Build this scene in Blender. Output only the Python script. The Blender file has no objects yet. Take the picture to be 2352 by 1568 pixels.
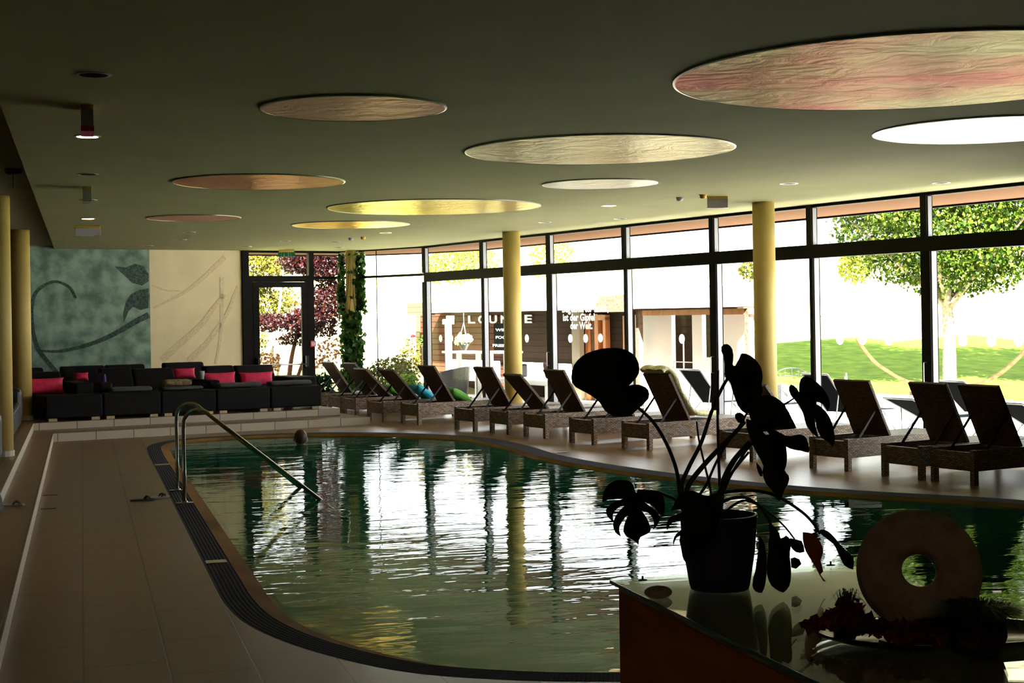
import bpy, bmesh, math, random
import numpy as np
from mathutils import Vector, Matrix
from mathutils.geometry import tessellate_polygon
random.seed(7)
S = bpy.context.scene
COL = S.collection
PI = math.pi
# ---------------------------------------------------------------- camera
FPX, CX, CY, ROLL, EYE = 3400.0, 1176.0, 722.0, 0.016, 2.0
YAW = math.atan(989 / 3400.0)
cd = bpy.data.cameras.new('camera')
cam = bpy.data.objects.new('camera', cd)
COL.objects.link(cam)
cd.sensor_width = 36.0
cd.lens = FPX / 2352 * 36.0
cd.shift_y = -62.0 / 2352
cd.clip_start = 0.05
cd.clip_end = 600
cam.matrix_world = Matrix.Translation((0, 0, EYE)) @ Matrix.Rotation(-YAW, 4, 'Z') @ Matrix.Rotation(PI / 2, 4, 'X') @ Matrix.Rotation(-ROLL, 4, 'Z')
S.camera = cam
# ---------------------------------------------------------------- world, sun, exposure
S.view_settings.view_transform = 'Standard'
S.view_settings.look = 'None'
S.view_settings.gamma = 1.0
S.view_settings.exposure = 1.3
S.view_settings.use_curve_mapping = False
w = bpy.data.worlds.new('sky')
S.world = w
w.use_nodes = True
bg = w.node_tree.nodes['Background']
bg.inputs[0].default_value = (0.93, 0.96, 1.0, 1)
bg.inputs[1].default_value = 3.3
RW = math.radians(13.664)          # the window wall, far wall and loungers share this turn
E1 = Vector((math.cos(RW), math.sin(RW), 0))
E2 = Vector((-math.sin(RW), math.cos(RW), 0))
sd = bpy.data.lights.new('sun', 'SUN')
sd.energy = 68.0
sd.angle = math.radians(0.6)
sd.color = (1.0, 0.95, 0.85)
so = bpy.data.objects.new('sun', sd)
COL.objects.link(so)
tosun = (E1 * -0.23 + E2 * -0.73 + Vector((0, 0, 0.64))).normalized()
so.rotation_euler = tosun.to_track_quat('Z', 'Y').to_euler()
so.location = (5, -5, 20)
S.cycles.use_denoising = True
S.cycles.max_bounces = 9
S.cycles.diffuse_bounces = 4
S.cycles.glossy_bounces = 4
S.cycles.transparent_max_bounces = 16
S.cycles.sample_clamp_indirect = 6.0
S.cycles.blur_glossy = 0.5

# ---------------------------------------------------------------- geometry of the view (pixels to places)
def ray(x, y):
    dx, dy = x - CX, y - CY
    a = dx - ROLL * dy
    b = -ROLL * dx - dy
    c, s = math.cos(YAW), math.sin(YAW)
    return Vector((a * c + FPX * s, -a * s + FPX * c, b)) / FPX
O = Vector((0, 0, EYE))
def PZ(x, y, z=0.0):
    r = ray(x, y)
    return O + r * ((z - EYE) / r.z)
def PD(x, y, d):
    return O + ray(x, y) * d
def PU(x, y, u):
    r = ray(x, y)
    return O + r * (u / r.dot(E1))
def PV(x, y, v):
    r = ray(x, y)
    return O + r * (v / r.dot(E2))
def W(u, v, z=0.0):
    return E1 * u + E2 * v + Vector((0, 0, z))
def UV(p):
    return (p.dot(E1), p.dot(E2), p.z)

# ---------------------------------------------------------------- materials
def new_mat(name):
    m = bpy.data.materials.new(name)
    m.use_nodes = True
    nt = m.node_tree
    return m, nt, nt.nodes['Principled BSDF']
def N(nt, kind, **kw):
    n = nt.nodes.new(kind)
    for k, v in kw.items():
        if k.startswith('i_'):
            n.inputs[k[2:].replace('_', ' ')].default_value = v
        else:
            setattr(n, k, v)
    return n
def mat(name, col, rough=0.6, metal=0.0, var=0.0, scale=8.0, bump=0.0, col2=None, spec=None, stretch=None, bscale=None):
    m, nt, p = new_mat(name)
    p.inputs['Base Color'].default_value = (*col, 1)
    p.inputs['Roughness'].default_value = rough
    p.inputs['Metallic'].default_value = metal
    if spec is not None:
        p.inputs['Specular IOR Level'].default_value = spec
    if var or col2 or bump:
        tc = N(nt, 'ShaderNodeTexCoord')
        mp = N(nt, 'ShaderNodeMapping')
        if stretch:
            mp.inputs['Scale'].default_value = stretch
        nt.links.new(tc.outputs['Object'], mp.inputs['Vector'])
        no = N(nt, 'ShaderNodeTexNoise')
        no.inputs['Scale'].default_value = scale
        no.inputs['Detail'].default_value = 5
        nt.links.new(mp.outputs['Vector'], no.inputs['Vector'])
        if var or col2:
            c2 = col2 or tuple(min(1, c * (1 + var)) for c in col)
            c1 = col if col2 else tuple(c * (1 - var) for c in col)
            cr = N(nt, 'ShaderNodeValToRGB')
            cr.color_ramp.elements[0].position = 0.35
            cr.color_ramp.elements[1].position = 0.65
            cr.color_ramp.elements[0].color = (*c1, 1)
            cr.color_ramp.elements[1].color = (*c2, 1)
            nt.links.new(no.outputs['Fac'], cr.inputs['Fac'])
            nt.links.new(cr.outputs['Color'], p.inputs['Base Color'])
        if bump:
            nb = no
            if bscale:
                nb = N(nt, 'ShaderNodeTexNoise')
                nb.inputs['Scale'].default_value = bscale
                nt.links.new(mp.outputs['Vector'], nb.inputs['Vector'])
            b = N(nt, 'ShaderNodeBump')
            b.inputs['Strength'].default_value = 1.0
            b.inputs['Distance'].default_value = bump
            nt.links.new(nb.outputs['Fac'], b.inputs['Height'])
            nt.links.new(b.outputs['Normal'], p.inputs['Normal'])
    return m
def brick_mat(name, c1, c2, mortar, bw, bh, msize, rough=0.6, coords='UV', offset=0.5, bump=0.0, rot=0.0, loc=(0, 0, 0), var=0.12, spec=0.5):
    m, nt, p = new_mat(name)
    tc = N(nt, 'ShaderNodeTexCoord')
    mp = N(nt, 'ShaderNodeMapping')
    mp.inputs['Rotation'].default_value = (0, 0, rot)
    mp.inputs['Location'].default_value = loc
    nt.links.new(tc.outputs[coords], mp.inputs['Vector'])
    br = N(nt, 'ShaderNodeTexBrick')
    br.offset = offset
    br.inputs['Scale'].default_value = 1.0
    br.inputs['Color1'].default_value = (*c1, 1)
    br.inputs['Color2'].default_value = (*c2, 1)
    br.inputs['Mortar'].default_value = (*mortar, 1)
    br.inputs['Brick Width'].default_value = bw
    br.inputs['Row Height'].default_value = bh
    br.inputs['Mortar Size'].default_value = msize
    br.inputs['Mortar Smooth'].default_value = 0.1
    nt.links.new(mp.outputs['Vector'], br.inputs['Vector'])
    no = N(nt, 'ShaderNodeTexNoise')
    no.inputs['Scale'].default_value = 3.0
    nt.links.new(tc.outputs[coords], no.inputs['Vector'])
    mx = N(nt, 'ShaderNodeMixRGB', blend_type='MULTIPLY')
    mx.inputs['Fac'].default_value = 1.0
    cr = N(nt, 'ShaderNodeValToRGB')
    cr.color_ramp.elements[0].color = (1 - var, 1 - var, 1 - var, 1)
    cr.color_ramp.elements[1].color = (1, 1, 1, 1)
    nt.links.new(no.outputs['Fac'], cr.inputs['Fac'])
    nt.links.new(br.outputs['Color'], mx.inputs['Color1'])
    nt.links.new(cr.outputs['Color'], mx.inputs['Color2'])
    nt.links.new(mx.outputs['Color'], p.inputs['Base Color'])
    p.inputs['Roughness'].default_value = rough
    p.inputs['Specular IOR Level'].default_value = spec
    if bump:
        b = N(nt, 'ShaderNodeBump', invert=True)
        b.inputs['Distance'].default_value = bump
        nt.links.new(br.outputs['Fac'], b.inputs['Height'])
        nt.links.new(b.outputs['Normal'], p.inputs['Normal'])
    return m
def glass_mat(name, tint=(1, 1, 1), ior=1.45, rough=0.0, refl=(1, 1, 1), bump=None, body=None):
    m, nt, p = new_mat(name)
    nt.nodes.remove(p)
    out = nt.nodes['Material Output']
    tr = N(nt, 'ShaderNodeBsdfTransparent')
    tr.inputs['Color'].default_value = (*tint, 1)
    gl = N(nt, 'ShaderNodeBsdfGlossy')
    gl.inputs['Roughness'].default_value = rough
    gl.inputs['Color'].default_value = (*refl, 1)
    fr = N(nt, 'ShaderNodeLayerWeight')            # Schlick's approximation, the same from both sides of a thin sheet
    fr.inputs['Blend'].default_value = 0.5
    pw = N(nt, 'ShaderNodeMath', operation='POWER'); pw.inputs[1].default_value = 5.0
    nt.links.new(fr.outputs['Facing'], pw.inputs[0])
    f0 = ((ior - 1) / (ior + 1)) ** 2
    mr = N(nt, 'ShaderNodeMath', operation='MULTIPLY_ADD'); mr.inputs[1].default_value = 1 - f0; mr.inputs[2].default_value = f0
    nt.links.new(pw.outputs[0], mr.inputs[0])
    mx = N(nt, 'ShaderNodeMixShader')
    nt.links.new(mr.outputs[0], mx.inputs[0])
    under = tr
    if body:
        df = N(nt, 'ShaderNodeBsdfDiffuse'); df.inputs['Color'].default_value = (*body[0], 1)
        under = N(nt, 'ShaderNodeMixShader'); under.inputs[0].default_value = body[1]
        nt.links.new(tr.outputs[0], under.inputs[1]); nt.links.new(df.outputs[0], under.inputs[2])
    nt.links.new(under.outputs[0], mx.inputs[1])
    nt.links.new(gl.outputs[0], mx.inputs[2])
    nt.links.new(mx.outputs[0], out.inputs['Surface'])
    if bump:
        bump(nt, gl, fr)
    return m
def emit_mat(name, col, s):
    m, nt, p = new_mat(name)
    p.inputs['Emission Color'].default_value = (*col, 1)
    p.inputs['Emission Strength'].default_value = s
    p.inputs['Base Color'].default_value = (0.8, 0.8, 0.8, 1)
    return m
def leaf_mat(name, cols, trans=0.35, rough=0.45):
    m, nt, p = new_mat(name)
    g = N(nt, 'ShaderNodeNewGeometry')
    cr = N(nt, 'ShaderNodeValToRGB')
    el = cr.color_ramp.elements
    while len(el) < len(cols):
        el.new(0.5)
    for i, c in enumerate(cols):
        el[i].position = i / max(1, len(cols) - 1)
        el[i].color = (*c, 1)
    nt.links.new(g.outputs['Random Per Island'], cr.inputs['Fac'])
    nt.links.new(cr.outputs['Color'], p.inputs['Base Color'])
    p.inputs['Roughness'].default_value = rough
    p.inputs['Specular IOR Level'].default_value = 0.12
    t = N(nt, 'ShaderNodeBsdfTranslucent')
    nt.links.new(cr.outputs['Color'], t.inputs['Color'])
    mx = N(nt, 'ShaderNodeMixShader')
    mx.inputs[0].default_value = trans
    nt.links.new(p.outputs[0], mx.inputs[1])
    nt.links.new(t.outputs[0], mx.inputs[2])
    nt.links.new(mx.outputs[0], nt.nodes['Material Output'].inputs['Surface'])
    return m

MT = {}
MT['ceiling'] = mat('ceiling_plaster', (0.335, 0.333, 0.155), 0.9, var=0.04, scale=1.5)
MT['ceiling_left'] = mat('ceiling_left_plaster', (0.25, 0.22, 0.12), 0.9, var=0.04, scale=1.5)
MT['deck'] = brick_mat('deck_tiles', (0.255, 0.155, 0.078), (0.24, 0.145, 0.073), (0.07, 0.042, 0.022), 0.95, 0.476, 0.006, 0.36, 'Object', 0.37, 0.0008, rot=PI / 2, loc=(0.0, 0.02, 0), var=0.2)
MT['riser'] = brick_mat('riser_tiles', (0.62, 0.54, 0.44), (0.58, 0.50, 0.41), (0.16, 0.12, 0.09), 0.62, 0.16, 0.007, 0.5, 'UV', 0.5, 0.0005, loc=(0.1, 0.01, 0))
MT['tan_stone'] = mat('tan_stone', (0.24, 0.13, 0.04), 0.8, spec=0.05, var=0.25, scale=2.2, stretch=(1, 0.4, 1))
MT['basin'] = brick_mat('basin_tiles', (0.04, 0.24, 0.14), (0.036, 0.22, 0.13), (0.025, 0.15, 0.09), 0.10, 0.05, 0.004, 0.4, 'UV', 0.5, var=0.25)
MT['pool_step'] = mat('pool_step_tiles', (0.11, 0.17, 0.09), 0.4, var=0.15, scale=2.0)
MT['yellow'] = mat('yellow_plaster', (0.68, 0.50, 0.16), 0.6, var=0.05, scale=3.0, bump=0.0006, bscale=180)
MT['white_wall'] = mat('white_plaster', (0.55, 0.52, 0.42), 0.9)
MT['dark_wall'] = mat('brown_plaster', (0.12, 0.085, 0.05), 0.9)
MT['teal'] = mat('teal_plaster', (0.10, 0.18, 0.145), 0.7, scale=3.0, col2=(0.33, 0.46, 0.38), bump=0.0)
MT['cream'] = mat('cream_plaster', (0.90, 0.76, 0.50), 0.85, var=0.06, scale=1.6, bump=0.004, bscale=30)
MT['teal_dark'] = mat('teal_relief', (0.05, 0.085, 0.07), 0.8, var=0.55, scale=26, bump=0.004)
MT['cream_dark'] = mat('cream_relief', (0.78, 0.64, 0.42), 0.9, var=0.12, scale=30, bump=0.004)
MT['frame'] = mat('dark_aluminium', (0.007, 0.006, 0.006), 0.7, 0.0, spec=0.12)
MT['frame_in'] = mat('silver_seal', (0.22, 0.22, 0.24), 0.4, 0.5)
MT['steel'] = mat('polished_steel', (0.62, 0.60, 0.55), 0.12, 1.0)
MT['steel_brushed'] = mat('brushed_steel', (0.55, 0.55, 0.55), 0.3, 1.0)
MT['pane'] = glass_mat('window_glass', (0.97, 0.985, 0.97), 1.3, refl=(0.06, 0.06, 0.06))
MT['sticker'] = mat('white_sticker', (0.9, 0.9, 0.9), 0.5)
nt_ = MT['sticker'].node_tree
_t = N(nt_, 'ShaderNodeBsdfTranslucent'); _t.inputs['Color'].default_value = (0.9, 0.9, 0.9, 1)
_m = N(nt_, 'ShaderNodeMixShader'); _m.inputs[0].default_value = 0.6
nt_.links.new(nt_.nodes['Principled BSDF'].outputs[0], _m.inputs[1]); nt_.links.new(_t.outputs[0], _m.inputs[2])
nt_.links.new(_m.outputs[0], nt_.nodes['Material Output'].inputs['Surface'])
def rattan_mat(name, c1, c2, dark, rough=0.45):
    return brick_mat(name, c1, c2, dark, 0.054, 0.020, 0.0035, rough, 'UV', 0.5, 0.006, var=0.1, spec=0.35)
MT['rattan'] = rattan_mat('lit_brown_rattan', (0.50, 0.36, 0.25), (0.20, 0.115, 0.065), (0.010, 0.006, 0.004))  # frame weave lightened, window light on its sides put into the colour
MT['rattan_back'] = rattan_mat('dark_brown_rattan', (0.19, 0.10, 0.05), (0.09, 0.042, 0.02), (0.010, 0.006, 0.004))
MT['rattan_seat'] = rattan_mat('rattan_slats', (0.42, 0.36, 0.30), (0.34, 0.28, 0.22), (0.03, 0.02, 0.015))
MT['rattan_grey'] = rattan_mat('grey_rattan', (0.10, 0.10, 0.095), (0.07, 0.07, 0.068), (0.01, 0.01, 0.01))
MT['black_metal'] = mat('black_metal', (0.008, 0.008, 0.009), 0.55, 0.0, spec=0.3)
MT['leather'] = mat('black_leather', (0.012, 0.012, 0.015), 0.4, bump=0.001, bscale=60)
MT['sofa'] = mat('black_sofa_fabric', (0.0065, 0.0055, 0.0065), 0.75, spec=0.25, var=0.25, scale=40, bump=0.0008, bscale=300)
MT['pink'] = mat('pink_fabric', (0.85, 0.025, 0.12), 0.7, var=0.12, scale=9, bump=0.006, bscale=7)
MT['towel'] = mat('grey_towelling', (0.085, 0.085, 0.09), 0.95, var=0.3, scale=60, bump=0.005, bscale=120)
MT['brown_cloth'] = mat('brown_towelling', (0.26, 0.19, 0.11), 0.95, var=0.4, scale=20, bump=0.012, bscale=18)
MT['purple'] = mat('purple_fabric', (0.07, 0.025, 0.17), 0.7)
MT['navy'] = mat('navy_fabric', (0.01, 0.012, 0.05), 0.8)
MT['striped'] = mat('grey_striped_fabric', (0.02, 0.02, 0.022), 0.9, scale=26, col2=(0.22, 0.21, 0.2), stretch=(0.3, 3, 1))
MT['paper_cup'] = mat('paper_cup', (0.55, 0.6, 0.63), 0.5)
MT['foot_wood'] = mat('pale_wood', (0.62, 0.46, 0.28), 0.5, var=0.2, scale=30)
MT['green_cushion'] = mat('green_fabric', (0.13, 0.42, 0.06), 0.8, var=0.1, scale=6)
MT['blue_cushion'] = mat('turquoise_fabric', (0.02, 0.42, 0.62), 0.8, var=0.1, scale=6)
MT['fleece'] = mat('cream_fleece', (0.85, 0.84, 0.55), 1.0, var=0.15, scale=40, bump=0.02, bscale=45)
MT['hair'] = mat('brown_hair', (0.06, 0.025, 0.012), 0.5, var=0.4, scale=60, stretch=(1, 1, 0.1))
MT['skin'] = mat('skin', (0.55, 0.30, 0.20), 0.5)
MT['swimwear'] = mat('black_swimwear', (0.02, 0.02, 0.03), 0.6)
MT['red'] = mat('red_plastic', (0.65, 0.03, 0.04), 0.4)
MT['green_sign'] = mat('green_sign', (0.0, 0.17, 0.06), 0.4)
MT['white_plastic'] = mat('white_plastic', (0.75, 0.75, 0.72), 0.4)
MT['ochre'] = mat('ochre_plastic', (0.75, 0.48, 0.06), 0.5)
MT['grey_plastic'] = mat('grey_plastic', (0.50, 0.47, 0.56), 0.5)
MT['magenta_plastic'] = mat('magenta_plastic', (0.85, 0.09, 0.32), 0.5)
MT['lamp'] = emit_mat('lamp_glow', (1.0, 0.62, 0.32), 9.0)
MT['lamp_off'] = mat('chrome_reflector', (0.05, 0.05, 0.045), 0.9, 0.0, spec=0.0)
MT['lamp_dark'] = mat('dark_lamp_well', (0.02, 0.02, 0.02), 0.9, spec=0.0)
MT['vine'] = leaf_mat('vine_leaves', [(0.012, 0.045, 0.01), (0.03, 0.10, 0.015), (0.07, 0.17, 0.02), (0.015, 0.055, 0.012)], 0.25)
MT['dark_leaf'] = leaf_mat('dark_leaves', [(0.01, 0.035, 0.008), (0.02, 0.06, 0.012)], 0.2)
MT['bark'] = mat('bark', (0.20, 0.15, 0.10), 0.9, var=0.35, scale=14, bump=0.01)
MT['bark_dark'] = mat('dark_bark', (0.12, 0.07, 0.04), 0.9, var=0.35, scale=14, bump=0.01)
MT['maple'] = leaf_mat('maple_leaves', [(0.006, 0.016, 0.002), (0.018, 0.036, 0.003), (0.05, 0.085, 0.005), (0.010, 0.026, 0.002), (0.16, 0.19, 0.02)], 0.3)
MT['pale_leaf'] = leaf_mat('pale_leaves', [(0.06, 0.09, 0.01), (0.14, 0.15, 0.01), (0.10, 0.13, 0.02)], 0.35)
MT['red_leaf'] = leaf_mat('dark_red_leaves', [(0.004, 0.0006, 0.0012), (0.008, 0.001, 0.002), (0.03, 0.005, 0.004), (0.005, 0.001, 0.0015)], 0.25)
MT['autumn_leaf'] = leaf_mat('autumn_leaves', [(0.03, 0.045, 0.003), (0.08, 0.09, 0.006), (0.10, 0.05, 0.008), (0.02, 0.035, 0.003)], 0.35)
MT['rust_leaf'] = leaf_mat('rust_leaves', [(0.12, 0.03, 0.012), (0.18, 0.07, 0.03), (0.10, 0.08, 0.015)], 0.35)
MT['shrub_leaf'] = leaf_mat('shrub_leaves', [(0.02, 0.03, 0.005), (0.05, 0.06, 0.01), (0.06, 0.035, 0.012)], 0.3)
MT['fern_leaf'] = leaf_mat('bright_leaves', [(0.06, 0.12, 0.01), (0.10, 0.17, 0.02)], 0.35)
MT['grass'] = mat('lawn', (0.038, 0.072, 0.006), 0.95, spec=0.03, scale=2.6, col2=(0.075, 0.11, 0.010), bump=0.03, bscale=9, stretch=(1, 1, 1))
MT['meadow'] = mat('glare_pale_meadow', (0.34, 0.34, 0.15), 0.95, spec=0.03, var=0.15, scale=0.4)  # sunlit grass, the glare put into a paler colour
MT['terrace'] = brick_mat('terrace_slabs', (0.66, 0.62, 0.55), (0.63, 0.59, 0.53), (0.3, 0.29, 0.27), 0.6, 0.6, 0.01, 0.8, 'Object', 0.0)
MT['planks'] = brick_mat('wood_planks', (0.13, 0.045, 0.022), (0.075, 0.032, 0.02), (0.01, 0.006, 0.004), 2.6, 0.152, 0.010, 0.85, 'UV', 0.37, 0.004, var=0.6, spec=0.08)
MT['planks_dark_shade'] = brick_mat('shade_darkened_planks', (0.05, 0.030, 0.019), (0.043, 0.026, 0.017), (0.02, 0.012, 0.009), 2.4, 0.152, 0.006, 0.85, 'UV', 0.37, 0.003, var=0.3, spec=0.08)  # plank wood with the shade put into its darker colour
MT['planks_yellow'] = brick_mat('yellow_lit_planks', (0.12, 0.095, 0.025), (0.10, 0.08, 0.025), (0.03, 0.02, 0.01), 0.5, 0.14, 0.012, 0.8, 'UV', 0.4, 0.003, var=0.4)  # yellow green light on the boards painted into their colour
MT['roof'] = mat('pale_roof_tiles', (0.62, 0.60, 0.56), 0.85, var=0.06, scale=3)
MT['orange_wood'] = mat('orange_wood', (0.55, 0.20, 0.06), 0.5, var=0.2, scale=6, stretch=(1, 1, 0.2))
MT['stand_wood'] = mat('stand_wood', (0.055, 0.02, 0.009), 0.9, spec=0.05, var=0.3, scale=8)
MT['dark_red'] = mat('dark_red_fabric', (0.06, 0.004, 0.01), 0.8)
MT['beige_wall'] = mat('beige_render', (0.30, 0.26, 0.18), 0.9)
MT['white_render'] = mat('white_render', (0.92, 0.90, 0.86), 0.8)
MT['white_paint'] = mat('white_paint', (0.80, 0.79, 0.77), 0.5)
MT['peach'] = mat('peach_render', (0.17, 0.10, 0.066), 1.0, spec=0.0)
MT['chalk'] = mat('blackboard', (0.008, 0.008, 0.009), 0.9, spec=0.05)
MT['sling'] = mat('grey_mesh_fabric', (0.006, 0.0065, 0.008), 0.8, spec=0.05, var=0.15, scale=50)
MT['alu'] = mat('pale_aluminium', (0.7, 0.7, 0.7), 0.35, 0.8)
MT['flower_red'] = leaf_mat('red_petals', [(0.8, 0.03, 0.02), (0.7, 0.02, 0.05)], 0.3)
MT['flower_white'] = leaf_mat('white_petals', [(0.75, 0.72, 0.4), (0.8, 0.8, 0.7), (0.5, 0.6, 0.2)], 0.3)
MT['cab_wood'] = mat('red_brown_wood', (0.62, 0.21, 0.03), 0.7, spec=0.15, var=0.15, scale=3, stretch=(1, 1, 9))
MT['cab_top'] = mat('cream_board', (0.55, 0.52, 0.34), 0.5)
MT['top_glass'] = glass_mat('table_glass', (0.93, 0.96, 0.90), 1.5)
MT['glass_edge'] = mat('green_glass_edge', (0.01, 0.13, 0.09), 0.2)
MT['pot'] = mat('dark_blue_pot', (0.035, 0.035, 0.06), 0.45)
MT['soil'] = mat('soil', (0.02, 0.013, 0.01), 1.0, var=0.4, scale=40, bump=0.01)
MT['monstera'] = leaf_mat('monstera_leaf', [(0.02, 0.035, 0.006), (0.03, 0.045, 0.007), (0.022, 0.04, 0.006)], 0.3, 0.55)
MT['monstera_brown'] = leaf_mat('withered_leaf', [(0.30, 0.11, 0.02), (0.36, 0.14, 0.02)], 0.5)
MT['stem'] = mat('leaf_stem', (0.03, 0.04, 0.012), 0.6)
MT['stem_red'] = mat('red_brown_stem', (0.10, 0.03, 0.02), 0.6)
MT['stone'] = mat('carved_stone', (0.40, 0.30, 0.23), 0.8, var=0.12, scale=30, bump=0.0012, bscale=90)
MT['petal_dark'] = leaf_mat('dark_red_petals', [(0.10, 0.012, 0.01), (0.2, 0.03, 0.02), (0.06, 0.02, 0.015)], 0.15)
MT['grass_tuft'] = leaf_mat('tuft_grass', [(0.03, 0.06, 0.01), (0.06, 0.11, 0.02)], 0.25)
MT['tray'] = mat('dark_metal_tray', (0.16, 0.16, 0.17), 0.22, 0.9)
MT['reflection_lump'] = mat('pale_reflection', (0.45, 0.38, 0.26), 0.6, var=0.3, scale=25)
MT['maple2'] = MT['maple']
MT['far_tree'] = leaf_mat('far_leaves', [(0.12, 0.14, 0.02), (0.17, 0.19, 0.02)], 0.3)

# grate: slats along the channel (u across is uv.x in metres, along is uv.y)
def grate_mat():
    m, nt, p = new_mat('grey_grate')
    tc = N(nt, 'ShaderNodeTexCoord')
    sp = N(nt, 'ShaderNodeSeparateXYZ')
    nt.links.new(tc.outputs['UV'], sp.inputs[0])
    def stripes(sock, freq, thr):
        a = N(nt, 'ShaderNodeMath', operation='MULTIPLY'); a.inputs[1].default_value = freq
        nt.links.new(sock, a.inputs[0])
        b = N(nt, 'ShaderNodeMath', operation='FRACT'); nt.links.new(a.outputs[0], b.inputs[0])
        c = N(nt, 'ShaderNodeMath', operation='GREATER_THAN'); c.inputs[1].default_value = thr
        nt.links.new(b.outputs[0], c.inputs[0])
        return c.outputs[0]
    s1 = stripes(sp.outputs[0], 33.0, 0.62)
    s2 = stripes(sp.outputs[1], 40.0, 0.75)
    mx = N(nt, 'ShaderNodeMath', operation='MAXIMUM')
    h = N(nt, 'ShaderNodeMath', operation='MULTIPLY'); h.inputs[1].default_value = 0.45
    nt.links.new(s2, h.inputs[0])
    nt.links.new(s1, mx.inputs[0]); nt.links.new(h.outputs[0], mx.inputs[1])
    cr = N(nt, 'ShaderNodeMixRGB')
    cr.inputs['Color1'].default_value = (0.115, 0.12, 0.165, 1)
    cr.inputs['Color2'].default_value = (0.015, 0.015, 0.02, 1)
    nt.links.new(mx.outputs[0], cr.inputs['Fac'])
    nt.links.new(cr.outputs['Color'], p.inputs['Base Color'])
    p.inputs['Roughness'].default_value = 0.9
    p.inputs['Specular IOR Level'].default_value = 0.02
    b = N(nt, 'ShaderNodeBump', invert=True)
    b.inputs['Distance'].default_value = 0.001
    nt.links.new(mx.outputs[0], b.inputs['Height'])
    nt.links.new(b.outputs['Normal'], p.inputs['Normal'])
    return m
MT['grate'] = grate_mat()

def disc_mat(name, ca, cb, rough, seedloc):
    m, nt, p = new_mat(name)
    g_ = N(nt, 'ShaderNodeBsdfGlossy')
    g_.inputs['Roughness'].default_value = rough
    nt.links.new(g_.outputs[0], nt.nodes['Material Output'].inputs['Surface'])
    nt.nodes.remove(p)
    tc = N(nt, 'ShaderNodeTexCoord')
    mp = N(nt, 'ShaderNodeMapping')
    mp.inputs['Location'].default_value = seedloc
    nt.links.new(tc.outputs['Object'], mp.inputs['Vector'])
    no = N(nt, 'ShaderNodeTexNoise'); no.inputs['Scale'].default_value = 0.7; no.inputs['Detail'].default_value = 2
    nt.links.new(mp.outputs[0], no.inputs['Vector'])
    cr = N(nt, 'ShaderNodeValToRGB')
    cr.color_ramp.elements[0].position = 0.38; cr.color_ramp.elements[1].position = 0.62
    cr.color_ramp.elements[0].color = (*ca, 1); cr.color_ramp.elements[1].color = (*cb, 1)
    nt.links.new(no.outputs['Fac'], cr.inputs['Fac'])
    nt.links.new(cr.outputs['Color'], g_.inputs['Color'])
    n2 = N(nt, 'ShaderNodeTexNoise'); n2.inputs['Scale'].default_value = 3.0; n2.inputs['Detail'].default_value = 8; n2.inputs['Distortion'].default_value = 1.5
    nt.links.new(mp.outputs[0], n2.inputs['Vector'])
    b = N(nt, 'ShaderNodeBump'); b.inputs['Distance'].default_value = 0.02
    nt.links.new(n2.outputs['Fac'], b.inputs['Height'])
    nt.links.new(b.outputs['Normal'], g_.inputs['Normal'])
    return m

def water_bump(nt, gl, fr):
    tc = N(nt, 'ShaderNodeTexCoord')
    mp = N(nt, 'ShaderNodeMapping')
    mp.inputs['Rotation'].default_value = (0, 0, YAW)
    mp.inputs['Scale'].default_value = (0.38, 1.0, 1.0)
    nt.links.new(tc.outputs['Object'], mp.inputs['Vector'])
    n1 = N(nt, 'ShaderNodeTexNoise'); n1.inputs['Scale'].default_value = 2.2; n1.inputs['Detail'].default_value = 3; n1.inputs['Distortion'].default_value = 0.4
    n2 = N(nt, 'ShaderNodeTexNoise'); n2.inputs['Scale'].default_value = 9.0; n2.inputs['Detail'].default_value = 2
    nt.links.new(mp.outputs[0], n1.inputs['Vector']); nt.links.new(mp.outputs[0], n2.inputs['Vector'])
    a = N(nt, 'ShaderNodeMath', operation='MULTIPLY'); a.inputs[1].default_value = 0.20
    nt.links.new(n2.outputs['Fac'], a.inputs[0])
    s = N(nt, 'ShaderNodeMath', operation='ADD')
    nt.links.new(n1.outputs['Fac'], s.inputs[0]); nt.links.new(a.outputs[0], s.inputs[1])
    b = N(nt, 'ShaderNodeBump'); b.inputs['Distance'].default_value = 0.010
    nt.links.new(s.outputs[0], b.inputs['Height'])
    nt.links.new(b.outputs['Normal'], gl.inputs['Normal'])
    nt.links.new(b.outputs['Normal'], fr.inputs['Normal'])
MT['water'] = glass_mat('pool_water', (0.58, 0.88, 0.74), 1.33, 0.0, (0.5, 0.52, 0.5), water_bump, ((0.002, 0.24, 0.14), 0.5))

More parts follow.
